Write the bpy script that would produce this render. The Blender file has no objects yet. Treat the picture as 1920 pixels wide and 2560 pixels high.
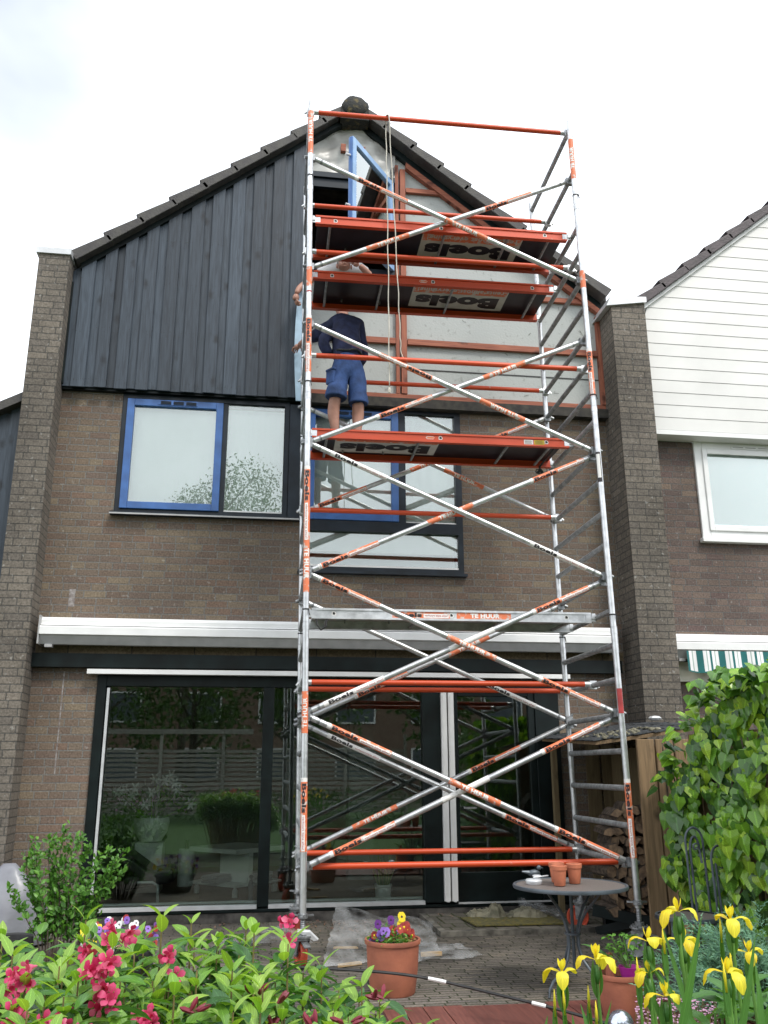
import bpy, bmesh, math, random
from math import sin, cos, pi, radians, sqrt
from mathutils import Vector, Matrix
random.seed(7)
rnd = random.random
def ru(a, b): return a + (b - a) * rnd()
V3 = Vector
scene = bpy.context.scene
C = scene.collection

# ------------------------------------------------------------------ camera
cam = bpy.data.cameras.new('camera'); cam_o = bpy.data.objects.new('camera', cam); C.objects.link(cam_o)
RT = V3((0.9898140, -0.1423300, -0.0032195)); UP = V3((-0.0366392, -0.2765243, 0.9603082)); FW = V3((0.1375709, 0.9504086, 0.2789225))
m = Matrix.Identity(4)
for i in range(3):
    m[i][0] = RT[i]; m[i][1] = UP[i]; m[i][2] = -FW[i]
m.translation = V3((0, 0, 1.4))
cam_o.matrix_world = m
cam.sensor_fit = 'VERTICAL'; cam.sensor_height = 24; cam.sensor_width = 18; cam.lens = 24 * 2202.8 / 2560
cam.clip_start = 0.05; cam.clip_end = 800
scene.camera = cam_o
scene.render.resolution_x = 768; scene.render.resolution_y = 1024

# ------------------------------------------------------------------ sky and sun
SUN_EL, SUN_AZ = radians(52), radians(150)      # azimuth measured from +Y clockwise (behind the viewer, to the right)
world = bpy.data.worlds.new("World"); scene.world = world; world.use_nodes = True
nt = world.node_tree; N = nt.nodes; Lk = nt.links
bg = N['Background']; bg.inputs[1].default_value = 0.12
sky = N.new('ShaderNodeTexSky'); sky.sky_type = 'NISHITA'; sky.sun_disc = False
sky.sun_elevation = SUN_EL; sky.sun_rotation = SUN_AZ; sky.dust_density = 1.0; sky.ozone_density = 2.0
tc = N.new('ShaderNodeTexCoord')
mp = N.new('ShaderNodeMapping'); mp.inputs['Scale'].default_value = (1.3, 1.3, 2.2)
nz = N.new('ShaderNodeTexNoise'); nz.inputs['Scale'].default_value = 1.6; nz.inputs['Detail'].default_value = 5
Lk.new(tc.outputs['Generated'], mp.inputs[0]); Lk.new(mp.outputs[0], nz.inputs[0])
dt = N.new('ShaderNodeVectorMath'); dt.operation = 'DOT_PRODUCT'; dt.inputs[1].default_value = (-0.330, 0.640, 0.694)
Lk.new(tc.outputs['Generated'], dt.inputs[0])
mr = N.new('ShaderNodeMapRange'); mr.inputs[1].default_value = 0.968; mr.inputs[2].default_value = 1.0; mr.inputs[3].default_value = 0.0; mr.inputs[4].default_value = 0.36
Lk.new(dt.outputs['Value'], mr.inputs[0])
sb = N.new('ShaderNodeMath'); sb.operation = 'SUBTRACT'
rp = N.new('ShaderNodeMapRange'); rp.inputs[1].default_value = 0.12; rp.inputs[2].default_value = 0.42; rp.inputs[3].default_value = 0.42
Lk.new(nz.outputs['Fac'], sb.inputs[0]); Lk.new(mr.outputs[0], sb.inputs[1]); Lk.new(sb.outputs[0], rp.inputs[0])
ns = N.new('ShaderNodeMix'); ns.data_type = 'RGBA'
gr = N.new('ShaderNodeMapRange'); gr.inputs[1].default_value = 0.25; gr.inputs[2].default_value = 0.75; gr.inputs[3].default_value = 0.82; gr.inputs[4].default_value = 1.22
Lk.new(nz.outputs['Fac'], gr.inputs[0])
cl = N.new('ShaderNodeMix'); cl.data_type = 'RGBA'; cl.blend_type = 'MULTIPLY'; cl.inputs[0].default_value = 1.0
cl.inputs[6].default_value = (11.2, 11.75, 12.5, 1); Lk.new(gr.outputs[0], cl.inputs[7])
cm = N.new('ShaderNodeMapRange'); cm.inputs[1].default_value = 0.962; cm.inputs[2].default_value = 0.998; cm.inputs[3].default_value = 0.0; cm.inputs[4].default_value = 0.8
nf = N.new('ShaderNodeMapRange'); nf.inputs[1].default_value = 0.35; nf.inputs[2].default_value = 0.65; nf.inputs[3].default_value = 1.0; nf.inputs[4].default_value = 0.55; Lk.new(nz.outputs['Fac'], nf.inputs[0])
Lk.new(dt.outputs['Value'], cm.inputs[0]); c1_ = N.new('ShaderNodeMath'); c1_.operation = 'MULTIPLY'; Lk.new(cm.outputs[0], c1_.inputs[0]); Lk.new(nf.outputs[0], c1_.inputs[1])
inv = N.new('ShaderNodeMath'); inv.operation = 'SUBTRACT'; inv.inputs[0].default_value = 1.0; Lk.new(c1_.outputs[0], inv.inputs[1])
Lk.new(inv.outputs[0], ns.inputs[0]); Lk.new(sky.outputs[0], ns.inputs[6]); Lk.new(cl.outputs[2], ns.inputs[7])
Lk.new(ns.outputs[2], bg.inputs[0])
sun = bpy.data.lights.new('sun', 'SUN'); sun.energy = 2.0; sun.angle = radians(14); sun.color = (1.0, 0.955, 0.88)
sun_o = bpy.data.objects.new('sun', sun); C.objects.link(sun_o)
sd = V3((sin(SUN_AZ) * cos(SUN_EL), cos(SUN_AZ) * cos(SUN_EL), sin(SUN_EL)))
sun_o.rotation_euler = sd.to_track_quat('Z', 'Y').to_euler(); sun_o.location = sd * 40
vs = scene.view_settings; vs.view_transform = 'Standard'; vs.look = 'None'; vs.exposure = 0.3; vs.gamma = 1.0

# ------------------------------------------------------------------ helpers
ORG = {}
def org(o): return ORG.get(o.name, V3((0, 0, 0))) if o else V3((0, 0, 0))
def tag(o, label=None, cat=None, group=None, kind=None):
    if label: o['label'] = label
    if cat: o['category'] = cat
    if group: o['group'] = group
    if kind: o['kind'] = kind
    return o
def thing(name, label, cat, loc=(0, 0, 0), group=None):
    o = bpy.data.objects.new(name, None); C.objects.link(o); o.empty_display_size = 0.1
    o.location = loc; ORG[o.name] = V3(loc)
    return tag(o, label, cat, group)
class MB:
    def __init__(s): s.v = []; s.f = []; s.m = []; s.uv = []
    def add(s, vs, fs, mi=0, uv=None):
        b = len(s.v)
        s.v += [tuple(p) for p in vs]; s.f += [tuple(b + i for i in f) for f in fs]
        s.m += [mi] * len(fs); s.uv += (uv if uv else [(0.5, 0.5)] * len(vs)); return s
    def box(s, x0, x1, y0, y1, z0, z1, mi=0):
        return s.hexa([(x0, y0, z0), (x1, y0, z0), (x1, y1, z0), (x0, y1, z0), (x0, y0, z1), (x1, y0, z1), (x1, y1, z1), (x0, y1, z1)], mi)
    def hexa(s, p, mi=0):
        return s.add(p, [(0, 3, 2, 1), (4, 5, 6, 7), (0, 1, 5, 4), (1, 2, 6, 5), (2, 3, 7, 6), (3, 0, 4, 7)], mi)
    def obox(s, c, ax, ay, az, hx, hy, hz, mi=0):
        c = V3(c); ax = V3(ax).normalized() * hx; ay = V3(ay).normalized() * hy; az = V3(az).normalized() * hz
        return s.hexa([c - ax - ay - az, c + ax - ay - az, c + ax + ay - az, c - ax + ay - az, c - ax - ay + az, c + ax - ay + az, c + ax + ay + az, c - ax + ay + az], mi)
    def beam(s, a, b, w, h, up=(0, 0, 1), mi=0):
        a = V3(a); b = V3(b); d = (b - a).normalized(); sd_ = d.cross(V3(up)).normalized(); u = sd_.cross(d)
        return s.obox((a + b) / 2, d, sd_, u, (b - a).length / 2, w / 2, h / 2, mi)
    def tube(s, pts, r, n=10, mi=0, caps=True):
        pts = [V3(p) for p in pts]; k = len(pts)
        rr = r if isinstance(r, (list, tuple)) else [r] * k
        d0 = (pts[1] - pts[0]).normalized()
        ref = V3((0, 0, 1)) if abs(d0.z) < 0.9 else V3((1, 0, 0))
        nx = d0.cross(ref).normalized(); vs = []
        for i in range(k):
            d = (pts[min(i + 1, k - 1)] - pts[max(i - 1, 0)])
            d = d.normalized() if d.length > 1e-9 else d0
            nx = (nx - d * nx.dot(d)).normalized(); ny = d.cross(nx)
            for j in range(n):
                a = 2 * pi * j / n; vs.append(pts[i] + (nx * cos(a) + ny * sin(a)) * rr[i])
        fs = []
        for i in range(k - 1):
            for j in range(n):
                j2 = (j + 1) % n; fs.append((i * n + j, i * n + j2, (i + 1) * n + j2, (i + 1) * n + j))
        if caps: fs.append(tuple(range(n - 1, -1, -1))); fs.append(tuple((k - 1) * n + j for j in range(n)))
        return s.add(vs, fs, mi)
    def lathe(s, c, prof, n=28, mi=0, ax=(0, 0, 1)):
        c = V3(c); az = V3(ax).normalized(); ref = V3((1, 0, 0)) if abs(az.x) < 0.9 else V3((0, 1, 0))
        ay = az.cross(ref).normalized(); ax_ = ay.cross(az); vs = []
        for (r, z) in prof:
            for j in range(n):
                a = 2 * pi * j / n; vs.append(c + az * z + (ax_ * cos(a) + ay * sin(a)) * r)
        fs = []
        for i in range(len(prof) - 1):
            for j in range(n):
                j2 = (j + 1) % n; fs.append((i * n + j, i * n + j2, (i + 1) * n + j2, (i + 1) * n + j))
        return s.add(vs, fs, mi)
    def prism_y(s, poly, y0, y1, mi=0):           # poly of (x,z), y0 front
        n = len(poly); vs = [(x, y0, z) for x, z in poly] + [(x, y1, z) for x, z in poly]
        fs = [tuple(range(n)), tuple(range(2 * n - 1, n - 1, -1))]
        for i in range(n): j = (i + 1) % n; fs.append((i, i + n, j + n, j))
        return s.add(vs, fs, mi)
    def blob(s, c, r, n=8, mi=0, jit=0.0):
        c = V3(c); vs = [c + V3((0, 0, -r[2]))]; k = n // 2
        for i in range(1, k):
            t = -pi / 2 + pi * i / k
            for j in range(n):
                a = 2 * pi * j / n; q = 1 + jit * ru(-1, 1)
                vs.append(c + V3((r[0] * cos(t) * cos(a) * q, r[1] * cos(t) * sin(a) * q, r[2] * sin(t) * q)))
        vs.append(c + V3((0, 0, r[2]))); fs = []
        for j in range(n): fs.append((0, 1 + (j + 1) % n, 1 + j))
        for i in range(k - 2):
            for j in range(n):
                a = 1 + i * n + j; b = 1 + i * n + (j + 1) % n; fs.append((a, b, b + n, a + n))
        l = len(vs) - 1
        for j in range(n): fs.append((l, 1 + (k - 2) * n + j, 1 + (k - 2) * n + (j + 1) % n))
        return s.add(vs, fs, mi)
    def build(s, name, mats, parent=None, smooth=False, label=None):
        o_ = org(parent)
        me = bpy.data.meshes.new(name)
        me.from_pydata([(p[0] - o_.x, p[1] - o_.y, p[2] - o_.z) for p in s.v], [], s.f)
        if not isinstance(mats, (list, tuple)): mats = [mats]
        for mt in mats: me.materials.append(mt)
        if len(mats) > 1: me.polygons.foreach_set('material_index', s.m)
        if any(u != (0.5, 0.5) for u in s.uv[:400]):
            ul = me.uv_layers.new(name='UVMap'); flat = []
            for l in me.loops: flat += s.uv[l.vertex_index]
            ul.data.foreach_set('uv', flat)
        if smooth:
            me.polygons.foreach_set('use_smooth', [True] * len(me.polygons))
            if smooth != 'full':
                try: me.set_sharp_from_angle(angle=radians(40))
                except Exception: pass
        me.update()
        o = bpy.data.objects.new(name, me); C.objects.link(o)
        if parent: o.parent = parent
        ORG[o.name] = o_
        if label: o['label'] = label
        return o
def copy_tree(o, parent=None):
    c = o.copy(); C.objects.link(c); c.parent = parent
    for ch in list(o.children): copy_tree(ch, c)
    return c

# ------------------------------------------------------------------ materials
def newmat(name):
    mt = bpy.data.materials.new(name); mt.use_nodes = True
    return mt, mt.node_tree.nodes, mt.node_tree.links, mt.node_tree.nodes['Principled BSDF']
def mat(name, col, rough=0.6, metal=0.0, var=0.12, scale=8.0, bump=0.0, bscale=40.0, col2=None, stretch=(1, 1, 1), spec=None, detail=6, lo=.35, hi=.65):
    mt, n, l, p = newmat(name)
    p.inputs['Roughness'].default_value = rough; p.inputs['Metallic'].default_value = metal
    if spec is not None: p.inputs['Specular IOR Level'].default_value = spec
    g = n.new('ShaderNodeNewGeometry'); mpn = n.new('ShaderNodeMapping'); mpn.inputs['Scale'].default_value = stretch
    l.new(g.outputs['Position'], mpn.inputs[0])
    nz = n.new('ShaderNodeTexNoise'); nz.inputs['Scale'].default_value = scale; nz.inputs['Detail'].default_value = detail
    l.new(mpn.outputs[0], nz.inputs[0])
    c2 = col2 if col2 else tuple(c * (1 - var * 2.2) for c in col[:3])
    r = n.new('ShaderNodeValToRGB'); r.color_ramp.elements[0].position = lo; r.color_ramp.elements[1].position = hi
    c1 = col if col2 else tuple(min(1, c * (1 + var)) for c in col)
    r.color_ramp.elements[0].color = (*c2, 1); r.color_ramp.elements[1].color = (*c1, 1)
    l.new(nz.outputs['Fac'], r.inputs[0]); l.new(r.outputs[0], p.inputs['Base Color'])
    if bump:
        nb = n.new('ShaderNodeTexNoise'); nb.inputs['Scale'].default_value = bscale; nb.inputs['Detail'].default_value = 4
        l.new(mpn.outputs[0], nb.inputs[0]); b = n.new('ShaderNodeBump'); b.inputs['Strength'].default_value = bump; b.inputs['Distance'].default_value = 0.01
        l.new(nb.outputs['Fac'], b.inputs['Height']); l.new(b.outputs[0], p.inputs['Normal'])
    return mt
def brickmat(name, cols, mortar, w=0.22, h=0.075, ms=0.0055, floor=False, off=0.42, stain=0.5, speck=0.0, dist=0.006):
    mt, n, l, p = newmat(name)
    g = n.new('ShaderNodeNewGeometry'); sp = n.new('ShaderNodeSeparateXYZ'); l.new(g.outputs['Position'], sp.inputs[0])
    cb = n.new('ShaderNodeCombineXYZ')
    if floor:
        l.new(sp.outputs[0], cb.inputs[0]); l.new(sp.outputs[1], cb.inputs[1])
    else:
        sn = n.new('ShaderNodeSeparateXYZ'); l.new(g.outputs['True Normal'], sn.inputs[0])
        ab = n.new('ShaderNodeMath'); ab.operation = 'ABSOLUTE'; l.new(sn.outputs[0], ab.inputs[0])
        gt = n.new('ShaderNodeMath'); gt.operation = 'GREATER_THAN'; gt.inputs[1].default_value = 0.6; l.new(ab.outputs[0], gt.inputs[0])
        mx = n.new('ShaderNodeMix'); l.new(gt.outputs[0], mx.inputs[0]); l.new(sp.outputs[0], mx.inputs[2]); l.new(sp.outputs[1], mx.inputs[3])
        l.new(mx.outputs[0], cb.inputs[0]); l.new(sp.outputs[2], cb.inputs[1])
    wn = n.new('ShaderNodeTexNoise'); wn.inputs['Scale'].default_value = 9; l.new(g.outputs['Position'], wn.inputs[0])
    sc = n.new('ShaderNodeVectorMath'); sc.operation = 'SCALE'; sc.inputs['Scale'].default_value = dist; l.new(wn.outputs['Color'], sc.inputs[0])
    ad = n.new('ShaderNodeVectorMath'); l.new(cb.outputs[0], ad.inputs[0]); l.new(sc.outputs[0], ad.inputs[1])
    br = n.new('ShaderNodeTexBrick'); l.new(ad.outputs[0], br.inputs['Vector'])
    br.offset = off; br.offset_frequency = 2; br.squash = 0.62; br.squash_frequency = 3
    br.inputs['Scale'].default_value = 1; br.inputs['Brick Width'].default_value = w; br.inputs['Row Height'].default_value = h
    br.inputs['Mortar Size'].default_value = ms; br.inputs['Mortar Smooth'].default_value = 0.25; br.inputs['Bias'].default_value = 0
    br.inputs['Color1'].default_value = (0, 0, 0, 1); br.inputs['Color2'].default_value = (1, 1, 1, 1); br.inputs['Mortar'].default_value = (0.5, 0.5, 0.5, 1)
    r = n.new('ShaderNodeValToRGB'); el = r.color_ramp.elements
    while len(el) < len(cols): el.new(0.5)
    for i, c in enumerate(cols): el[i].position = i / (len(cols) - 1); el[i].color = (*c, 1)
    l.new(br.outputs['Color'], r.inputs[0])
    n1 = n.new('ShaderNodeTexNoise'); n1.inputs['Scale'].default_value = 55; n1.inputs['Detail'].default_value = 5; l.new(g.outputs['Position'], n1.inputs[0])
    m1 = n.new('ShaderNodeMapRange'); m1.inputs[1].default_value = .25; m1.inputs[2].default_value = .75; m1.inputs[3].default_value = 0.62; m1.inputs[4].default_value = 1.38; l.new(n1.outputs['Fac'], m1.inputs[0])
    n2 = n.new('ShaderNodeTexNoise'); n2.inputs['Scale'].default_value = 0.9; n2.inputs['Detail'].default_value = 6; l.new(g.outputs['Position'], n2.inputs[0])
    m2 = n.new('ShaderNodeMapRange'); m2.inputs[1].default_value = .3; m2.inputs[2].default_value = .7; m2.inputs[3].default_value = 1 - stain * .5; m2.inputs[4].default_value = 1 + stain * .35; l.new(n2.outputs['Fac'], m2.inputs[0])
    mm = n.new('ShaderNodeMath'); mm.operation = 'MULTIPLY'; l.new(m1.outputs[0], mm.inputs[0]); l.new(m2.outputs[0], mm.inputs[1])
    mo = n.new('ShaderNodeMix'); mo.data_type = 'RGBA'; l.new(br.outputs['Fac'], mo.inputs[0]); l.new(r.outputs[0], mo.inputs[6]); mo.inputs[7].default_value = (*mortar, 1)
    vm = n.new('ShaderNodeVectorMath'); vm.operation = 'SCALE'; l.new(mo.outputs[2], vm.inputs[0]); l.new(mm.outputs[0], vm.inputs['Scale'])
    last = vm.outputs[0]
    if speck:
        ns_ = n.new('ShaderNodeTexNoise'); ns_.inputs['Scale'].default_value = 24; ns_.inputs['Detail'].default_value = 2; l.new(g.outputs['Position'], ns_.inputs[0])
        ms_ = n.new('ShaderNodeMapRange'); ms_.inputs[1].default_value = .66; ms_.inputs[2].default_value = .74; ms_.inputs[4].default_value = speck; l.new(ns_.outputs['Fac'], ms_.inputs[0])
        mk = n.new('ShaderNodeMix'); mk.data_type = 'RGBA'; l.new(ms_.outputs[0], mk.inputs[0]); l.new(last, mk.inputs[6]); mk.inputs[7].default_value = (.5, .5, .47, 1); last = mk.outputs[2]
    l.new(last, p.inputs['Base Color']); p.inputs['Roughness'].default_value = 0.9; p.inputs['Specular IOR Level'].default_value = 0.25
    iv = n.new('ShaderNodeMath'); iv.operation = 'MULTIPLY_ADD'; l.new(br.outputs['Fac'], iv.inputs[0]); iv.inputs[1].default_value = -1.0
    sb_ = n.new('ShaderNodeMath'); sb_.operation = 'MULTIPLY'; sb_.inputs[1].default_value = 0.5; l.new(n1.outputs['Fac'], sb_.inputs[0]); l.new(sb_.outputs[0], iv.inputs[2])
    bp = n.new('ShaderNodeBump'); bp.inputs['Strength'].default_value = 0.8; bp.inputs['Distance'].default_value = 0.008; l.new(iv.outputs[0], bp.inputs['Height']); l.new(bp.outputs[0], p.inputs['Normal'])
    return mt
def glassmat(name, tint=(0.86, 0.9, 0.88), boost=1.9, wob=0.0):
    mt, n, l, p = newmat(name); n.remove(p); out = n['Material Output']
    t = n.new('ShaderNodeBsdfTransparent'); t.inputs[0].default_value = (*tint, 1)
    gl = n.new('ShaderNodeBsdfGlossy'); gl.inputs['Roughness'].default_value = 0.0; gl.inputs[0].default_value = (.93, .97, .95, 1)
    fr = n.new('ShaderNodeFresnel'); fr.inputs[0].default_value = 1.5
    mu = n.new('ShaderNodeMath'); mu.operation = 'MULTIPLY'; mu.inputs[1].default_value = boost; mu.use_clamp = True; l.new(fr.outputs[0], mu.inputs[0])
    mx = n.new('ShaderNodeMixShader'); l.new(mu.outputs[0], mx.inputs[0]); l.new(t.outputs[0], mx.inputs[1]); l.new(gl.outputs[0], mx.inputs[2]); l.new(mx.outputs[0], out.inputs[0])
    if wob:
        g = n.new('ShaderNodeNewGeometry'); nz = n.new('ShaderNodeTexNoise'); nz.inputs['Scale'].default_value = 1.5; l.new(g.outputs['Position'], nz.inputs[0])
        b = n.new('ShaderNodeBump'); b.inputs['Strength'].default_value = wob; b.inputs['Distance'].default_value = 0.02; l.new(nz.outputs['Fac'], b.inputs['Height']); l.new(b.outputs[0], gl.inputs['Normal'])
    return mt
def filmmat(name, col=(.75, .77, .78), alpha=0.45):
    mt, n, l, p = newmat(name); out = n['Material Output']
    p.inputs['Base Color'].default_value = (*col, 1); p.inputs['Roughness'].default_value = 0.22
    t = n.new('ShaderNodeBsdfTransparent'); t.inputs[0].default_value = (.93, .94, .95, 1)
    g = n.new('ShaderNodeNewGeometry'); nz = n.new('ShaderNodeTexNoise'); nz.inputs['Scale'].default_value = 6; nz.inputs['Detail'].default_value = 5; l.new(g.outputs['Position'], nz.inputs[0])
    mr = n.new('ShaderNodeMapRange'); mr.inputs[1].default_value = .3; mr.inputs[2].default_value = .7; mr.inputs[3].default_value = alpha - .12; mr.inputs[4].default_value = alpha + .22; l.new(nz.outputs['Fac'], mr.inputs[0])
    mx = n.new('ShaderNodeMixShader'); l.new(mr.outputs[0], mx.inputs[0]); l.new(t.outputs[0], mx.inputs[1]); l.new(p.outputs[0], mx.inputs[2]); l.new(mx.outputs[0], out.inputs[0])
    return mt
def leafmat(name, cols, trans=0.35, rough=0.38, edge=None, vein=0.25, tcol=None):
    mt, n, l, p = newmat(name); out = n['Material Output']
    g = n.new('ShaderNodeNewGeometry'); r = n.new('ShaderNodeValToRGB'); el = r.color_ramp.elements
    while len(el) < len(cols): el.new(0.5)
    for i, c in enumerate(cols): el[i].position = i / (len(cols) - 1); el[i].color = (*c, 1)
    l.new(g.outputs['Random Per Island'], r.inputs[0]); last = r.outputs[0]
    uv = n.new('ShaderNodeUVMap'); uv.uv_map = 'UVMap'; sp = n.new('ShaderNodeSeparateXYZ'); l.new(uv.outputs[0], sp.inputs[0])
    sbb = n.new('ShaderNodeMath'); sbb.operation = 'SUBTRACT'; sbb.inputs[1].default_value = 0.5; l.new(sp.outputs[1], sbb.inputs[0])
    ab = n.new('ShaderNodeMath'); ab.operation = 'ABSOLUTE'; l.new(sbb.outputs[0], ab.inputs[0])
    if vein:
        ma = n.new('ShaderNodeMapRange'); ma.inputs[1].default_value = 0.0; ma.inputs[2].default_value = 0.07; ma.inputs[3].default_value = 1 + vein * 2; ma.inputs[4].default_value = 1.0; l.new(ab.outputs[0], ma.inputs[0])
        wv = n.new('ShaderNodeMath'); wv.operation = 'MULTIPLY_ADD'; l.new(ab.outputs[0], wv.inputs[0]); wv.inputs[1].default_value = -0.8; l.new(sp.outputs[0], wv.inputs[2])
        sw = n.new('ShaderNodeMath'); sw.operation = 'MULTIPLY'; sw.inputs[1].default_value = 44; l.new(wv.outputs[0], sw.inputs[0])
        sn = n.new('ShaderNodeMath'); sn.operation = 'SINE'; l.new(sw.outputs[0], sn.inputs[0])
        mb_ = n.new('ShaderNodeMapRange'); mb_.inputs[1].default_value = -1; mb_.inputs[2].default_value = 1; mb_.inputs[3].default_value = 1 - vein * .5; mb_.inputs[4].default_value = 1 + vein * .4; l.new(sn.outputs[0], mb_.inputs[0])
        mu = n.new('ShaderNodeMath'); mu.operation = 'MULTIPLY'; l.new(ma.outputs[0], mu.inputs[0]); l.new(mb_.outputs[0], mu.inputs[1])
        vm = n.new('ShaderNodeVectorMath'); vm.operation = 'SCALE'; l.new(last, vm.inputs[0]); l.new(mu.outputs[0], vm.inputs['Scale']); last = vm.outputs[0]
    if edge:
        nz = n.new('ShaderNodeTexNoise'); nz.inputs['Scale'].default_value = 60; l.new(g.outputs['Position'], nz.inputs[0])
        ad = n.new('ShaderNodeMath'); ad.operation = 'MULTIPLY_ADD'; l.new(nz.outputs['Fac'], ad.inputs[0]); ad.inputs[1].default_value = 0.25; l.new(ab.outputs[0], ad.inputs[2])
        me_ = n.new('ShaderNodeMapRange'); me_.inputs[1].default_value = .5; me_.inputs[2].default_value = .56; me_.inputs[4].default_value = 0.9; l.new(ad.outputs[0], me_.inputs[0])
        mk = n.new('ShaderNodeMix'); mk.data_type = 'RGBA'; l.new(me_.outputs[0], mk.inputs[0]); l.new(last, mk.inputs[6]); mk.inputs[7].default_value = (*edge, 1); last = mk.outputs[2]
    l.new(last, p.inputs['Base Color']); p.inputs['Roughness'].default_value = rough
    tr = n.new('ShaderNodeBsdfTranslucent')
    vt = n.new('ShaderNodeVectorMath'); vt.operation = 'MULTIPLY'; l.new(last, vt.inputs[0]); vt.inputs[1].default_value = tcol or (1.5, 1.5, .5); l.new(vt.outputs[0], tr.inputs[0])
    mx = n.new('ShaderNodeMixShader'); mx.inputs[0].default_value = trans; l.new(p.outputs[0], mx.inputs[1]); l.new(tr.outputs[0], mx.inputs[2]); l.new(mx.outputs[0], out.inputs[0])
    return mt
def woodmat(name, c1, c2, axis=2, rough=0.6, sc=9, knots=True, spec=0.4, isl_=(.8, 1.22)):
    mt, n, l, p = newmat(name); st = [1, 1, 1]; st[axis] = 0.06
    g = n.new('ShaderNodeNewGeometry'); mpn = n.new('ShaderNodeMapping'); mpn.inputs['Scale'].default_value = st; l.new(g.outputs['Position'], mpn.inputs[0])
    nz = n.new('ShaderNodeTexNoise'); nz.inputs['Scale'].default_value = sc * 6; nz.inputs['Detail'].default_value = 5; nz.inputs['Distortion'].default_value = .6; l.new(mpn.outputs[0], nz.inputs[0])
    r = n.new('ShaderNodeValToRGB'); r.color_ramp.elements[0].position = .35; r.color_ramp.elements[1].position = .66
    r.color_ramp.elements[0].color = (*c2, 1); r.color_ramp.elements[1].color = (*c1, 1); l.new(nz.outputs['Fac'], r.inputs[0]); last = r.outputs[0]
    isl = n.new('ShaderNodeMapRange'); isl.inputs[3].default_value = isl_[0]; isl.inputs[4].default_value = isl_[1]; l.new(g.outputs['Random Per Island'], isl.inputs[0])
    vm = n.new('ShaderNodeVectorMath'); vm.operation = 'SCALE'; l.new(last, vm.inputs[0]); l.new(isl.outputs[0], vm.inputs['Scale']); last = vm.outputs[0]
    if knots:
        st2 = [1, 1, 1]; st2[axis] = 0.55
        m2 = n.new('ShaderNodeMapping'); m2.inputs['Scale'].default_value = st2; l.new(g.outputs['Position'], m2.inputs[0])
        vo = n.new('ShaderNodeTexVoronoi'); vo.inputs['Scale'].default_value = 5.2; l.new(m2.outputs[0], vo.inputs[0])
        nn = n.new('ShaderNodeTexNoise'); nn.inputs['Scale'].default_value = 26; l.new(g.outputs['Position'], nn.inputs[0])
        av = n.new('ShaderNodeMath'); av.operation = 'MULTIPLY_ADD'; l.new(nn.outputs['Fac'], av.inputs[0]); av.inputs[1].default_value = .22; l.new(vo.outputs['Distance'], av.inputs[2])
        mr = n.new('ShaderNodeMapRange'); mr.inputs[1].default_value = .16; mr.inputs[2].default_value = .34; mr.inputs[3].default_value = .3; mr.inputs[4].default_value = 1; l.new(av.outputs[0], mr.inputs[0])
        v2 = n.new('ShaderNodeVectorMath'); v2.operation = 'SCALE'; l.new(last, v2.inputs[0]); l.new(mr.outputs[0], v2.inputs['Scale']); last = v2.outputs[0]
    l.new(last, p.inputs['Base Color']); p.inputs['Roughness'].default_value = rough; p.inputs['Specular IOR Level'].default_value = spec
    b = n.new('ShaderNodeBump'); b.inputs['Strength'].default_value = .35; b.inputs['Distance'].default_value = .004; l.new(nz.outputs['Fac'], b.inputs['Height']); l.new(b.outputs[0], p.inputs['Normal'])
    return mt
def wornmat(name, col, under, amt=.5, rough=.5, sc=30):
    m_ = mat(name, col, rough, 0, col2=under, scale=sc, lo=amt - .1, hi=amt + .02, detail=4); return m_

M = {}
M['brick'] = brickmat('brick', [(.138, .102, .081), (.172, .130, .096), (.150, .116, .094), (.195, .155, .110), (.145, .110, .090), (.178, .120, .088)], (.165, .158, .145), ms=.0068, speck=.25)
M['brick_dark'] = brickmat('brick_weathered', [(.150, .132, .112), (.172, .150, .124), (.134, .118, .102), (.185, .160, .132)], (.085, .08, .072), ms=.006, speck=.3, stain=.7)
M['paver'] = brickmat('pavers', [(.10, .09, .075), (.16, .14, .12), (.12, .105, .095), (.18, .155, .125)], (.035, .04, .022), w=.21, h=.058, ms=.006, floor=True, off=.5, stain=.8, speck=.0, dist=.012)
M['paver_big'] = brickmat('step_pavers', [(.14, .125, .105), (.17, .155, .13), (.11, .10, .085)], (.06, .07, .03), w=.2, h=.2, ms=.01, floor=True, off=0, stain=.8, dist=.015)
M['clad'] = woodmat('black_stained_boards', (.048, .064, .084), (.024, .033, .045), rough=.42, isl_=(.62, 1.35))
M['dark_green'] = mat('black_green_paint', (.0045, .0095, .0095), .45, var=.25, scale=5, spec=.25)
M['navy_frame'] = mat('dark_navy_paint', (.011, .018, .027), .4, var=.2, scale=5, spec=.35)
M['blue'] = mat('blue_paint', (.045, .13, .36), .38, var=.1, scale=6)
M['blue_light'] = mat('pale_blue_paint', (.26, .42, .66), .38, var=.08, scale=6)
M['fibre'] = mat('fibreboard', (.40, .42, .405), .8, col2=(.27, .28, .26), scale=17, bump=.3, lo=.27, hi=.40)
M['film'] = mat('grey_film', (.50, .50, .47), .35, col2=(.30, .29, .27), scale=3.5, bump=.9, bscale=5, lo=.3, hi=.62)
M['batten'] = woodmat('red_primed_wood', (.36, .125, .07), (.22, .07, .045), axis=0, rough=.7)
M['batten_v'] = woodmat('red_primed_upright', (.36, .125, .07), (.22, .07, .045), axis=2, rough=.7)
M['rot'] = mat('mouldy_ledge', (.05, .045, .035), .8, col2=(.018, .016, .015), scale=12)
M['tile'] = mat('dark_roof_tile', (.040, .036, .036), .6, col2=(.062, .058, .05), scale=9, bump=.6, bscale=60)
M['moss_tile'] = mat('mossy_ridge_tile', (.022, .023, .020), .8, col2=(.15, .115, .045), scale=11, bump=1, bscale=45, lo=.28, hi=.47)
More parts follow.
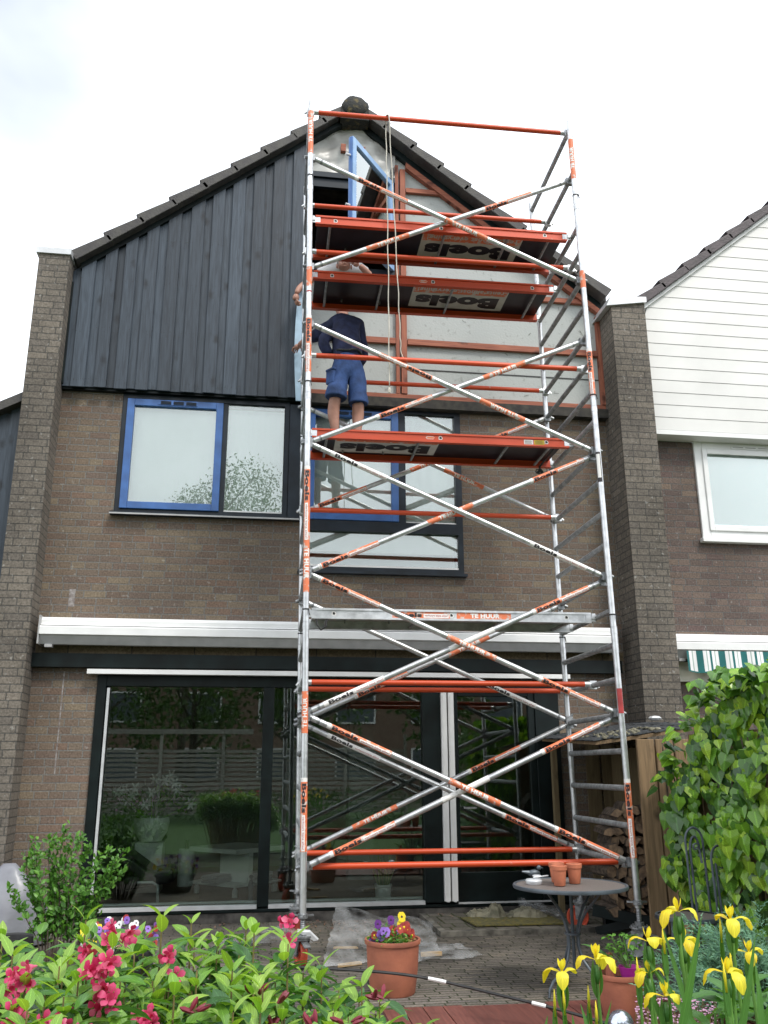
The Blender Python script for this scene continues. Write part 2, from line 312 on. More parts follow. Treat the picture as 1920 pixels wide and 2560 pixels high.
M['tile2'] = mat('brown_roof_tile', (.050, .036, .040), .5, var=.2, scale=9, bump=.4)
M['white'] = mat('white_paint', (.78, .78, .77), .4, var=.03, scale=4)
M['white_clad'] = mat('white_boards', (.70, .69, .665), .45, var=.035, scale=1.5)
M['awn_grey'] = mat('grey_awning_aluminium', (.42, .42, .42), .45, var=.06)
M['cream'] = mat('cream_board', (.66, .65, .57), .5, var=.05)
M['zinc'] = mat('pale_flashing', (.62, .63, .64), .35, .3, var=.05)
M['blind'] = mat('pale_blind', (.86, .90, .88), .8, var=.03, scale=1.5)
M['glass'] = glassmat('window_glass', tint=(.97, .99, .98), boost=4.2)
M['glass_dark'] = glassmat('patio_glass', tint=(.82, .88, .85), boost=2.5, wob=.02)
M['alu'] = mat('aluminium_tube', (.70, .71, .72), .36, .75, col2=(.48, .49, .50), scale=14, lo=.3, hi=.6)
M['alu_dull'] = mat('dull_aluminium', (.40, .41, .42), .5, .6, var=.15, scale=20)
M['steel'] = mat('galvanised_steel', (.33, .34, .35), .45, .7, var=.2, scale=25)
M['orange'] = wornmat('orange_powder_coat', (.60, .070, .018), (.50, .22, .16), amt=.30, rough=.4, sc=22)
M['orange_s'] = wornmat('orange_sticker', (.74, .19, .08), (.60, .54, .50), amt=.455, sc=24)
M['white_s'] = wornmat('white_sticker', (.80, .78, .75), (.55, .52, .5), amt=.36)
M['black_s'] = wornmat('black_print', (.022, .018, .022), (.35, .25, .2), amt=.32)
M['red_s'] = mat('red_print', (.45, .05, .05), .5)
M['deck_under'] = mat('dark_phenolic_ply', (.015, .014, .021), .4, var=.15)
M['panel_grey'] = mat('dark_print_grey', (.60, .59, .56), .5, var=.06)
M['rope'] = mat('cream_rope', (.62, .58, .5), .9)
M['skin'] = mat('skin', (.42, .215, .155), .5, var=.07, scale=12)
M['navy'] = mat('navy_sweater', (.022, .028, .075), .9, var=.2, scale=14, bump=.4)
M['denim'] = mat('blue_shorts', (.030, .068, .19), .85, var=.2, scale=10, bump=.4)
M['tshirt'] = mat('white_tshirt', (.74, .74, .74), .85, var=.05)
M['hair'] = mat('grey_hair', (.28, .26, .24), .8, var=.3, scale=40)
M['hair_dark'] = mat('brown_hair', (.06, .04, .025), .8, var=.3, scale=40)
M['black'] = mat('black_rubber', (.02, .02, .02), .5, var=.2)
M['red_wheel'] = mat('red_wheel_plastic', (.50, .075, .035), .45, var=.15, scale=15)
M['grey_wheel'] = mat('grey_tyre', (.16, .16, .165), .6, var=.15)
M['terra'] = mat('terracotta', (.40, .135, .075), .75, col2=(.27, .09, .055), scale=6, bump=.2)
M['terra2'] = mat('terracotta_small', (.50, .16, .085), .75, var=.12, scale=14)
M['soil'] = mat('potting_soil', (.022, .016, .012), .95, var=.3, scale=40, bump=1)
M['magenta'] = mat('magenta_plastic', (.42, .03, .30), .4, var=.05)
M['iron'] = mat('grey_painted_iron', (.095, .115, .135), .4, .2, var=.15)
M['mesh_top'] = mat('brown_wicker_mesh', (.10, .085, .075), .7, var=.25, scale=120)
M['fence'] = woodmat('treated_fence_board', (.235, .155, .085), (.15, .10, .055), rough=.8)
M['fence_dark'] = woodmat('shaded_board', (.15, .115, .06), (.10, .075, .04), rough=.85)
M['slate'] = mat('shed_shingles', (.055, .06, .065), .7, var=.3, scale=25, bump=.5)
M['log'] = mat('log_bark', (.085, .062, .045), .9, var=.3, scale=30, bump=.8)
M['log_end'] = mat('split_wood', (.30, .20, .12), .85, col2=(.14, .095, .065), scale=28)
M['moss'] = mat('mossy_mat', (.15, .125, .03), .95, col2=(.06, .06, .03), scale=30, bump=.8)
M['wool'] = mat('mineral_wool', (.26, .24, .17), .95, col2=(.12, .115, .08), scale=12, bump=1)
M['film_s'] = filmmat('polythene', alpha=.10)
M['bag'] = mat('grey_cover_sheet', (.24, .25, .27), .35, col2=(.17, .17, .20), scale=4, bump=.8, bscale=4)
M['wood_scrap'] = woodmat('splintered_wood', (.50, .36, .20), (.36, .24, .12), axis=0, rough=.7, knots=False)
M['deckred'] = woodmat('red_deck_tile', (.17, .062, .048), (.115, .042, .034), axis=1, rough=.5, knots=False)
M['soilg'] = mat('garden_soil', (.045, .035, .025), .95, col2=(.05, .075, .02), scale=6, bump=.6)
M['lawn'] = mat('lawn', (.055, .13, .02), .9, col2=(.035, .085, .015), scale=5, bump=.5)
M['floor'] = woodmat('room_floor', (.16, .10, .06), (.11, .07, .04), axis=0, knots=False)
M['roomwall'] = mat('room_wall', (.24, .27, .255), .9, var=.05)
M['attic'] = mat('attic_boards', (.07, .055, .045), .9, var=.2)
M['screw'] = mat('dark_screws', (.012, .012, .012), .5)
M['grate'] = mat('floor_grate', (.12, .10, .08), .5, .4)
M['weigela'] = leafmat('weigela_leaf', [(.035, .10, .03), (.065, .17, .045), (.10, .24, .04), (.19, .34, .05)], trans=.33, rough=.24, edge=None)
M['young'] = leafmat('young_leaf', [(.17, .35, .05), (.30, .45, .08)], trans=.35, rough=.35)
M['stem'] = mat('green_brown_stem', (.19, .15, .05), .7, var=.25, scale=20)
M['bark'] = mat('bark', (.09, .07, .05), .9, var=.3, scale=20, bump=.6)
M['pink'] = leafmat('crimson_petal', [(.48, .025, .11), (.64, .06, .18), (.76, .20, .32), (.55, .03, .13)], trans=.3, rough=.5, vein=0, tcol=(1.2, .8, .8))
M['bud'] = mat('dark_red_bud', (.20, .012, .03), .5, var=.2)
M['palepink'] = mat('pale_flower_throat', (.72, .45, .40), .6, var=.15, scale=60)
M['iris'] = leafmat('yellow_petal', [(.80, .66, .02), (.86, .76, .05), (.82, .62, .02)], trans=.35, rough=.5, vein=.12, tcol=(1.1, 1.05, .7))
M['irisleaf'] = leafmat('sword_leaf', [(.06, .16, .04), (.10, .24, .05)], trans=.3, rough=.4, vein=.15)
M['irisstem'] = mat('iris_stem', (.12, .26, .05), .5, var=.15)
M['ivy'] = leafmat('ivy_leaf', [(.03, .08, .025), (.08, .20, .025), (.19, .38, .03), (.34, .50, .05), (.15, .33, .03), (.04, .09, .045)], trans=.22, rough=.22, vein=.3)
M['juniper'] = leafmat('juniper_needle', [(.07, .17, .11), (.11, .25, .15), (.16, .31, .18)], trans=.15, rough=.6, vein=0)
M['small'] = leafmat('shrub_leaf', [(.055, .15, .022), (.09, .24, .035), (.15, .33, .05)], trans=.3, rough=.45)
M['tree'] = leafmat('tree_leaf', [(.03, .075, .015), (.055, .12, .02), (.08, .16, .025)], trans=.2, rough=.5, vein=0)
M['p_purple'] = leafmat('purple_petal', [(.085, .012, .15), (.13, .02, .22)], trans=.15, rough=.6, vein=0, tcol=(1, 1, 1))
M['p_violet'] = leafmat('violet_petal', [(.24, .11, .52), (.32, .17, .60)], trans=.2, rough=.6, vein=0, tcol=(1, 1, 1))
M['p_red'] = leafmat('dark_red_petal', [(.17, .006, .012), (.26, .012, .012), (.36, .03, .012)], trans=.15, rough=.6, vein=0, tcol=(1, 1, 1))
M['p_yellow'] = leafmat('pansy_yellow', [(.80, .62, .01), (.85, .68, .02)], trans=.2, rough=.6, vein=0, tcol=(1, 1, 1))
M['p_white'] = leafmat('white_petal', [(.72, .72, .70), (.8, .8, .78)], trans=.2, rough=.6, vein=0, tcol=(1, 1, 1))
M['p_heather'] = leafmat('small_pink_flower', [(.45, .22, .36), (.60, .38, .50), (.36, .14, .28)], trans=.2, rough=.6, vein=0, tcol=(1, 1, 1))
M['p_dark'] = mat('pansy_face', (.03, .008, .03), .7)
M['snake'] = leafmat('snake_leaf', [(.16, .24, .05), (.10, .18, .05)], trans=.1, rough=.4, edge=(.50, .50, .14), vein=.2)
M['paper'] = mat('magazine_paper', (.55, .55, .52), .5, col2=(.25, .24, .3), scale=90)
M['opp_wall'] = mat('far_brick', (.24, .16, .12), .9, var=.2, scale=20)
M['fence_grey'] = woodmat('grey_garden_fence', (.46, .44, .40), (.32, .30, .27), axis=0, rough=.8, knots=False)
M['glass_ball'] = mat('mirror_ball', (.55, .58, .66), .15, .9, var=.1)
M['stripe'] = None
# ------------------------------------------------------------------ ground
g = MB(); g.box(-300, 300, -300, 300, -0.3, -0.012); tag(g.build('ground', M['soilg']), kind='structure')
g = MB(); g.box(-9, 9, -14, 2.0, -0.011, -0.003); tag(g.build('lawn', M['lawn']), kind='structure')
g = MB(); g.box(-2.9, 4.2, 4.9, 9.2, -0.01, 0.0); tag(g.build('patio_paving', M['paver']), kind='structure')
g = MB(); g.box(1.72, 3.5, 8.22, 9.2, 0.001, 0.035); tag(g.build('raised_pavement', M['paver_big']), kind='structure')
g = MB(); g.box(1.66, 3.5, 8.14, 8.218, 0.001, 0.042); g.box(1.66, 1.718, 8.22, 9.2, 0.001, 0.042)
tag(g.build('pavement_kerb', mat('kerb_concrete', (.13, .12, .10), .9, var=.3, scale=10, bump=.4)), kind='structure')
g = MB(); x = 0.80
while x < 3.3:
    for k in range(4):
        g.box(x + .02 + k * .122, x + .135 + k * .122, 4.95 + .01 * (k % 2), 5.80, 0.004, 0.026)
    x += .5
    if x > 1.2 and x < 1.8: g.box(x + .005, x + .495, 4.95, 5.795, .004, .022); x += .5
tag(g.build('red_tile_path', M['deckred']), kind='structure')

# ------------------------------------------------------------------ the brick house
def slopeL(x, off=0.0): return 6.845 + (x + 2.08) * 0.777 + off        # underside of left verge at facade
def slopeR(x, off=0.0): return 9.203 - (x - 0.955) * 0.778 + off
house = thing('brick_house', 'dark brick terraced house with black boarded gable stripped to grey panels on its right half', 'house', (0.9, 9.2, 0))
W = MB()
for b in [(-2.18, -1.55, .09, 2.36), (3.19, 3.97, .035, 2.36), (-2.18, 3.97, 2.50, 3.41), (-2.18, -1.54, 3.411, 5.42), (-1.54, .42, 3.411, 3.985), (2.215, 3.97, 3.411, 5.42)]:
    W.box(b[0], b[1], 9.2, 9.34, b[2], b[3])
W.box(-2.18, 3.97, 9.2, 9.34, 2.3605, 2.4995)
W.build('wall', M['brick'], house)
W = MB(); W.box(-2.18, 3.9, 9.17, 9.34, 0, .085); W.build('plinth', mat('plinth_stone', (.085, .078, .07), .9, var=.3, scale=9, bump=.4), house)
# soldier course of odd long bricks under the awning
W = MB(); W.box(-2.17, 3.96, 9.19, 9.199, 2.505, 2.60)
W.build('brick_band', brickmat('band_brick', [(.12, .09, .055), (.17, .13, .08)], (.05, .045, .04), w=.62, h=.5, ms=.006), house)
# vertical mortar stain strip where a downpipe once was
W = MB(); W.box(-1.885, -1.872, 9.197, 9.1995, 1.35, 2.33); W.box(-1.905, -1.845, 9.197, 9.1995, 2.98, 3.16)
W.build('mortar_scar', mat('mortar_scar', (.33, .31, .30), .9, col2=(.16, .13, .12), scale=30), house)
pl = MB(); pl.box(-2.50, -2.18, 8.885, 15.5, 0, 6.80); pw = pl.build('party_wall', M['brick_dark'], house)
c = MB(); c.box(-2.53, -2.165, 8.86, 15.5, 6.801, 6.87); c.build('wall_cap', M['zinc'], pw)
pl = MB(); pl.box(3.97, 4.385, 8.775, 15.5, 0, 6.66); pw = pl.build('party_wall', M['brick_dark'], house)
c = MB(); c.hexa([(3.90, 8.74, 6.58), (4.40, 8.74, 6.661), (4.40, 15.5, 6.661), (3.90, 15.5, 6.58), (3.95, 8.74, 6.70), (4.40, 8.74, 6.73), (4.40, 15.5, 6.73), (3.95, 15.5, 6.70)])
c.build('wall_cap', M['zinc'], pw)
# body of the house behind (side closure, back)
W = MB(); W.box(-2.18, 3.97, 14.5, 14.7, 0, 6.6); W.box(-2.17, 3.96, 9.345, 14.49, 2.75, 2.95); W.box(-2.17, 3.96, 9.345, 14.49, 5.50, 5.6)
W.box(-2.17, 3.96, 9.345, 14.49, .01, .088); W.build('interior_shell', [M['roomwall']], house)
W = MB(); W.box(-2.17, 3.96, 9.36, 13.2, .089, .10); W.build('room_floor', M['floor'], house)
W = MB()
k = 0
while k < 120: W.box(-1.2 + k * .026, -1.2 + k * .026 + .012, 9.38, 9.5, .101, .108); k += 1
W.build('floor_grate', M['grate'], house)
W = MB(); W.box(-2.16, 3.95, 13.2, 13.3, .1, 2.74); W.box(-2.17, -2.10, 9.36, 13.2, .1, 2.74); W.box(3.88, 3.95, 9.36, 13.2, .1, 2.74)
W.box(1.2, 1.5, 11.4, 11.7, .1, 2.74); W.build('room_wall', M['roomwall'], house)
# attic room behind the gable opening
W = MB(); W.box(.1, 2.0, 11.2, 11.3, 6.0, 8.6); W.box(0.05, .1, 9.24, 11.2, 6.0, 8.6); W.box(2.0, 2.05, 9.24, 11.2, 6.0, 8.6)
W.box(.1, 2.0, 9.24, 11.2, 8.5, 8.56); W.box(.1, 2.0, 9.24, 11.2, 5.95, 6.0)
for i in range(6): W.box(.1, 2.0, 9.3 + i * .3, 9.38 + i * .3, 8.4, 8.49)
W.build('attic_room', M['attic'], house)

# black stained boards: board on board, bottoms a little uneven
W = MB(); x = -2.185; i = 0
while x < 0.34:
    w_ = .117 + ru(-.012, .014); x2 = min(x + w_, .36); fr_ = 9.080 if i % 2 else 9.115
    zb = 5.36 - (.012 if i % 2 else 0) + ru(-.006, .006)
    a0 = x - (.012 if i % 2 else 0); a1 = x2 + (.012 if i % 2 else 0)
    z0, z1 = min(slopeL(a0), slopeL(.95)) - .02, slopeL(a1) - .02
    p = [(a0, fr_, zb), (a1, fr_, zb), (a1, fr_ + .02, zb), (a0, fr_ + .02, zb), (a0, fr_, z0), (a1, fr_, z1), (a1, fr_ + .02, z1), (a0, fr_ + .02, z0)]
    W.hexa(p); x = x2; i += 1
cl_ = W.build('timber_cladding', M['clad'], house)
bv = cl_.modifiers.new('bev', 'BEVEL'); bv.width = .003; bv.segments = 1
W = MB()
for i in range(230):      # screw heads
    bx_ = ru(-2.12, .3); bz = random.choice([5.42, 5.44, 6.0, 6.05, 6.65, 7.2]) + ru(-.01, .01)
    if bz < slopeL(bx_) - .15: W.lathe((bx_, 9.082 if 1 else 0, bz), [(0, .0), (.004, .0), (.004, .004), (0, .004)], 6, 0, (0, -1, 0))
W.build('screw_heads', M['screw'], cl_)
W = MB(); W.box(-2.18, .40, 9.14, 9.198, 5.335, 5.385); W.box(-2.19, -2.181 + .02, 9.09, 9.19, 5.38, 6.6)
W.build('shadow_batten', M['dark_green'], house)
W = MB(); W.box(.362, .42, 9.12, 9.2, 5.38, slopeL(.36) - .02); W.build('corner_board', M['navy_frame'], house)
# grey fibre panel of the stripped half
def gable_poly(x0, x1, zb, marg=.03):
    n = 12; top = []
    for i in range(n + 1):
        xx = x1 + (x0 - x1) * i / n; top.append((xx, min(slopeL(xx), slopeR(xx)) - marg))
    return [(x0, zb), (x1, zb)] + top
W = MB(); W.prism_y(gable_poly(1.45, 3.995, 5.43), 9.205, 9.225); W.prism_y([(.42, 5.43), (1.449, 5.43), (1.449, 7.03), (.42, 7.03)], 9.205, 9.225)
W.build('gable_panel', M['fibre'], house)
for z_, xe in ((5.83, 3.93), (7.55, 2.7)): W = MB(); W.box(1.61, xe, 9.198, 9.204, z_, z_ + .012); W.build('panel_joint', M['black'], house)
gl_ = MB()
for k in range(26):      # bits of old glue and splinters left on the panels
    x_, z_ = ru(1.65, 3.9), ru(5.55, 8.3)
    if z_ > slopeR(x_) - .25: continue
    gl_.tube([(x_, 9.2, z_), (x_ + ru(-.02, .02), 9.198, z_ + ru(-.03, .03)), (x_ + ru(-.05, .05), 9.199, z_ + ru(-.05, .05))], .002, 4)
tag(gl_.build('glue_residue', M['soilg'], house), kind='stuff')
# crumpled membrane over the top opening
W = MB(); nx_, nz_ = 22, 22; vs_ = []; fs_ = []
for j in range(nz_ + 1):
    for i in range(nx_ + 1):
        xx = .40 + 1.08 * i / nx_; zt = min(slopeL(xx), slopeR(xx)) - .03; zz = 8.33 + (zt - 8.33) * j / nz_
        yy = 9.17 + .012 * sin(xx * 17 + zz * 9) + .012 * sin(zz * 23 - xx * 8) + ru(-.006, .006)
        vs_.append((xx, yy, zz))
for j in range(nz_):
    for i in range(nx_): a = j * (nx_ + 1) + i; fs_.append((a, a + 1, a + nx_ + 2, a + nx_ + 1))
W.add(vs_, fs_); W.build('membrane', M['film'], house, smooth='full')
W = MB(); W.box(.42, 1.47, 9.12, 9.2, 8.28, 8.35); W.box(.42, 1.45, 9.15, 9.2, 8.16, 8.275); W.build('opening_head', M['navy_frame'], house)
W = MB(); W.box(.80, .86, 9.10, 9.165, 8.66, 8.76); W.box(1.0, 1.10, 9.10, 9.165, 8.68, 8.74); W.build('batten_stub', M['batten'], house)
W = MB(); W.box(1.425, 1.455, 9.13, 9.2, 7.0, 8.5); W.box(.42, 1.45, 9.12, 9.22, 7.0, 7.06); W.build('opening_frame', M['navy_frame'], house)
W = MB(); W.box(1.02, 1.46, 9.10, 9.13, 8.52, 8.56); W.build('opening_rail', M['cream'], house) if False else None
# battens
def batten(p, m_='batten'):
    b = MB(); b.hexa(p); return b.build('batten', M[m_], house)
def bbox(x0, x1, z0, z1, y0=9.155, m_='batten'):
    b = MB(); b.box(x0, x1, y0, 9.2, z0, z1); return b.build('batten', M[m_], house)
bbox(1.475, 1.515, 5.50, 8.56, 9.15, 'batten_v'); bbox(1.535, 1.60, 5.50, 8.50, 9.14, 'batten_v')
bbox(.45, 1.47, 6.13, 6.20); bbox(1.61, 3.92, 6.13, 6.20); bbox(1.61, 2.17, 8.19, 8.25); bbox(1.61, 3.80, 6.82, 6.88)
bbox(3.925, 4.0, 5.50, 6.66, 9.14, 'batten_v'); bbox(.43, 3.99, 5.425, 5.495, 9.15)
def rafter(x0, x1, o1, o2):
    batten([(x0, 9.13, slopeR(x0, o1)), (x1, 9.13, slopeR(x1, o1)), (x1, 9.2, slopeR(x1, o1)), (x0, 9.2, slopeR(x0, o1)),
            (x0, 9.13, slopeR(x0, o2)), (x1, 9.13, slopeR(x1, o2)), (x1, 9.2, slopeR(x1, o2)), (x0, 9.2, slopeR(x0, o2))])
rafter(1.61, 3.98, -.175, -.095)
W = MB(); W.hexa([(1.0, 9.135, slopeR(1.0, -.094)), (4.0, 9.135, slopeR(4.0, -.094)), (4.0, 9.2, slopeR(4.0, -.094)), (1.0, 9.2, slopeR(1.0, -.094)), (1.0, 9.135, slopeR(1.0, .0)), (4.0, 9.135, slopeR(4.0, .0)), (4.0, 9.2, slopeR(4.0, 0)), (1.0, 9.2, slopeR(1.0, 0))])
W.hexa([(-2.1, 9.075, slopeL(-2.1, -.07)), (.9, 9.075, slopeL(.9, -.07)), (.9, 9.2, slopeL(.9, -.07)), (-2.1, 9.2, slopeL(-2.1, -.07)), (-2.1, 9.075, slopeL(-2.1, .0)), (.9, 9.075, slopeL(.9, .0)), (.9, 9.2, slopeL(.9, 0)), (-2.1, 9.2, slopeL(-2.1, 0))])
W.build('barge_board', M['dark_green'], house)
W = MB(); W.box(.40, 4.0, 9.09, 9.2, 5.31, 5.42); W.build('window_head_ledge', M['rot'], house)
# roof
W = MB()
for (xa, za, xb, zb) in ((-2.2, slopeL(-2.2, .02), .955, slopeL(.955, .02)), (.955, slopeR(.955, .02), 4.05, slopeR(4.05, .02))):
    W.hexa([(xa, 9.08, za), (xb, 9.08, zb), (xb, 15.4, zb), (xa, 15.4, za), (xa, 9.08, za + .07), (xb, 9.08, zb + .07), (xb, 15.4, zb + .07), (xa, 15.4, za + .07)])
roof = W.build('roof', M['tile'], house)
def verge_tiles(x0, z0, x1, z1, n, parent, mt, wid=.32, yf=8.97, th=.125, side=1):
    d = V3((x1 - x0, 0, z1 - z0)); L_ = d.length / n; d.normalize(); up = V3((-d.z, 0, d.x)) if side > 0 else V3((d.z, 0, -d.x))
    if up.z < 0: up = -up
    for i in range(n):
        a = V3((x0, 0, z0)) + d * L_ * i + d * ru(-.008, .008); ln = L_ * 1.10
        tilt = .038
        b = MB(); ps = []
        for yy in (yf, yf + wid):
            ps += [(a + up * .004 + V3((0, yy, 0)))[:], (a + d * ln - up * .004 + V3((0, yy, 0)))[:], (a + d * ln + up * (th - tilt) + V3((0, yy, 0)))[:], (a + up * (th + .012) + V3((0, yy, 0)))[:]]
        b.add(ps, [(0, 1, 2, 3), (7, 6, 5, 4), (0, 4, 5, 1), (1, 5, 6, 2), (2, 6, 7, 3), (3, 7, 4, 0)])
        # lap of face: little lip
        o = b.build('verge_tile', mt, parent); q = o.modifiers.new('b', 'BEVEL'); q.width = .008; q.segments = 2
verge_tiles(-2.13, slopeL(-2.13, .0), .93, slopeL(.93, .0), 9, roof, M['tile'])
verge_tiles(4.0, slopeR(4.0, .0), .98, slopeR(.98, .0), 9, roof, M['tile'], side=-1)
W = MB()
prof = []
for i in range(13): a = pi * i / 12; prof.append((.955 + .17 * cos(a), 9.17 + .15 * sin(a) + .01))
W.prism_y([(1.13, 9.02)] + prof + [(.78, 9.02)], 8.96, 15.3); W.blob((.955, 8.965, 9.215), (.165, .06, .14), 16, 0, .07)
W.build('ridge_tile', M['moss_tile'], roof, smooth=True)

# windows of the first floor
def frame_rect(mb, x0, x1, z0, z1, y0, y1, t, mi=0, tb=None):
    tb = tb or t
    mb.box(x0, x0 + t, y0, y1, z0, z1, mi); mb.box(x1 - t, x1, y0, y1, z0, z1, mi)
    mb.box(x0 + t, x1 - t, y0, y1, z1 - t, z1, mi); mb.box(x0 + t, x1 - t, y0, y1, z0, z0 + tb, mi)
def pane(parent, x0, x1, z0, z1, y, mt='glass'):
    b = MB(); b.box(x0, x1, y, y + .006, z0, z1); return b.build('pane', M[mt], parent)
def blind(parent, x0, x1, z0, z1, y, mt='blind'):
    b = MB(); n = 24; vs_ = []; fs_ = []
    for i in range(n + 1):
        xx = x0 + (x1 - x0) * i / n; yy = y + .004 * sin(i * 1.3)
        vs_ += [(xx, yy, z0), (xx, yy, z1)]
    for i in range(n): fs_.append((2 * i, 2 * i + 2, 2 * i + 3, 2 * i + 1))
    b.add(vs_, fs_); return b.build('blind', M[mt], parent, smooth='full')
F = MB(); frame_rect(F, -1.535, .27, 3.985, 5.334, 9.19, 9.27, .05); F.box(-.455, -.405, 9.19, 9.268, 4.035, 5.275); F.box(.215, .221, 9.185, 9.19, 4.03, 5.27)
F.box(-1.57, .42, 9.12, 9.215, 3.955, 3.984)
w1 = F.build('window', M['navy_frame'], house)
F = MB(); F.box(-1.57, .40, 9.105, 9.119, 3.95, 3.966); F.build('sill_edge', M['awn_grey'], w1)
F = MB(); frame_rect(F, -1.485, -.455, 4.03, 5.275, 9.165, 9.235, .078); cs = F.build('casement', M['blue'], w1); q = cs.modifiers.new('b', 'BEVEL'); q.width = .006; q.segments = 2
F = MB(); F.box(-1.16, -.74, 9.158, 9.1645, 5.215, 5.262)
for k in range(3):
    for j in range(3): F.box(-1.13 + k * .135, -1.02 + k * .135, 9.15, 9.1575, 5.222 + j * .013, 5.229 + j * .013, 1)
F.build('vent_grille', [M['blue'], M['navy_frame']], w1)
pane(w1, -1.407, -.533, 4.108, 5.197, 9.20); pane(w1, -.40, .22, 4.035, 5.27, 9.22)
blind(w1, -1.45, -.48, 4.05, 5.25, 9.275); blind(w1, -.41, .22, 4.03, 5.27, 9.285)
F = MB(); F.box(-.405, .215, 9.225, 9.232, 5.222, 5.24); F.box(-.405, .215, 9.2, 9.22, 4.036, 4.052); F.build('pane_bead', M['white'], w1)
F = MB(); F.box(.275, .419, 9.165, 9.2, 3.986, 5.30); F.build('window_panel', M['navy_frame'], house)
F = MB(); frame_rect(F, .421, 2.213, 3.415, 5.325, 9.19, 9.27, .055); F.box(1.495, 1.575, 9.19, 9.268, 3.98, 5.27); F.box(.476, 2.158, 9.175, 9.269, 3.86, 3.98)
F.box(.40, 2.235, 9.12, 9.215, 3.385, 3.414); F.box(2.14, 2.157, 9.18, 9.26, 3.985, 5.265)
w2 = F.build('window', M['navy_frame'], house)
F = MB(); frame_rect(F, .48, 1.493, 3.985, 5.268, 9.165, 9.235, .08); cs = F.build('casement', M['blue'], w2); q = cs.modifiers.new('b', 'BEVEL'); q.width = .006; q.segments = 2
F = MB(); F.box(.80, 1.2, 9.158, 9.1645, 5.205, 5.25)
for k in range(3):
    for j in range(3): F.box(.82 + k * .13, .93 + k * .13, 9.15, 9.1575, 5.21 + j * .013, 5.217 + j * .013, 1)
F.build('vent_grille', [M['blue'], M['navy_frame']], w2)
pane(w2, .56, 1.413, 4.065, 5.188, 9.20); pane(w2, 1.575, 2.14, 3.98, 5.27, 9.22); pane(w2, .476, 2.158, 3.47, 3.86, 9.22)
blind(w2, .50, 1.48, 4.0, 5.25, 9.275); blind(w2, 1.57, 2.15, 3.99, 5.26, 9.285); blind(w2, .48, 2.15, 3.66, 3.87, 9.285)
F = MB(); F.box(1.577, 2.138, 9.2, 9.22, 3.982, 4.0); F.box(.48, 2.155, 9.2, 9.22, 3.472, 3.492); F.box(.48, 2.155, 9.29, 9.32, 3.65, 3.68); F.build('pane_bead', M['white'], w2)
# room behind the low pane
F = MB(); F.box(.45, 2.2, 9.6, 9.62, 3.0, 4.0); F.build('inner_screen', M['blind'], w2)

# ground floor: lintel, screen rail, sliding glazing
F = MB(); F.box(-2.20, 3.90, 9.10, 9.199, 2.365, 2.50); F.build('lintel_beam', M['dark_green'], house)
F = MB(); F.box(-1.64, 3.30, 9.07, 9.16, 2.30, 2.345); F.build('screen_rail', M['white'], house)
F = MB(); F.box(-1.55, -1.46, 9.17, 9.30, .09, 2.295); F.box(-1.46, 3.19, 9.171, 9.30, 2.19, 2.295); F.box(2.93, 3.19, 9.18, 9.30, .09, 2.19)
F.box(.09, .20, 9.16, 9.30, .135, 2.19); F.box(1.72, 1.905, 9.15, 9.30, .135, 2.19); F.box(2.04, 2.93, 9.2, 9.26, .12, .40)
F.box(2.04, 2.10, 9.2, 9.26, .40, 2.19); F.box(2.86, 2.93, 9.2, 9.259, .40, 2.19); F.box(2.101, 2.859, 9.2, 9.258, 2.12, 2.188)
F.box(-1.46, 3.19, 9.16, 9.30, .0905, .118)
pd = F.build('patio_door', M['dark_green'], house); q = pd.modifiers.new('b', 'BEVEL'); q.width = .004; q.segments = 1
F = MB(); F.box(-1.45, .09, 9.155, 9.25, .119, .152); F.box(.20, 1.72, 9.155, 9.25, .119, .152); F.box(-1.45, 1.71, 9.255, 9.29, .16, .18); F.box(2.05, 3.0, 9.14, 9.158, .119, .135)
F.build('door_sill', M['zinc'], pd)
F = MB(); F.box(-1.445, -1.42, 9.15, 9.17, .16, 2.17); F.build('glazing_bar', M['zinc'], pd)
for x_ in (1.908, 1.982):
    F = MB(); F.box(x_, x_ + .057, 9.11, 9.165, .15, 2.19); F.box(x_ + .012, x_ + .016, 9.106, 9.109, .18, 2.18); F.box(x_ + .02, x_ + .045, 9.112, 9.15, .142, .149)
    F.build('screen_track', M['white'], pd)
pane(pd, -1.42, .09, .155, 2.19, 9.21, 'glass_dark'); pane(pd, .20, 1.72, .155, 2.19, 9.215, 'glass_dark'); pane(pd, 2.10, 2.86, .40, 2.12, 9.23, 'glass_dark')
F = MB(); F.box(2.13, 2.16, 9.15, 9.195, 1.0, 1.02); F.box(2.15, 2.26, 9.14, 9.15, 1.0, 1.02); F.build('door_handle', M['steel'], pd)

# the open casement of the gable, hinged on the right, swung outward
hx, hy = 1.43, 9.13; ex_, ey_ = .85, 8.36; dv = V3((ex_ - hx, ey_ - hy, 0)); wl = dv.length; dv.normalize(); nv = V3((-dv.y, dv.x, 0))
gc = thing('open_casement', 'blue framed window casement swung open out of the gable top', 'window', (hx, hy, 7.05))
def cbox(mb, u0, u1, z0, z1, t0, t1, mi=0):
    P_ = lambda u, t, z: (hx + dv.x * u + nv.x * t, hy + dv.y * u + nv.y * t, z)
    mb.hexa([P_(u0, t0, z0), P_(u1, t0, z0), P_(u1, t1, z0), P_(u0, t1, z0), P_(u0, t0, z1), P_(u1, t0, z1), P_(u1, t1, z1), P_(u0, t1, z1)], mi)
F = MB(); cbox(F, 0, .075, 7.05, 8.27, -.03, .03); cbox(F, wl - .075, wl, 7.05, 8.27, -.03, .03); cbox(F, .075, wl - .075, 8.195, 8.27, -.03, .03); cbox(F, .075, wl - .075, 7.05, 7.13, -.03, .03)
cbox(F, wl - .074, wl - .01, 7.06, 8.26, -.042, -.031, 1); cbox(F, wl, wl + .012, 7.06, 8.26, -.02, .02, 1)
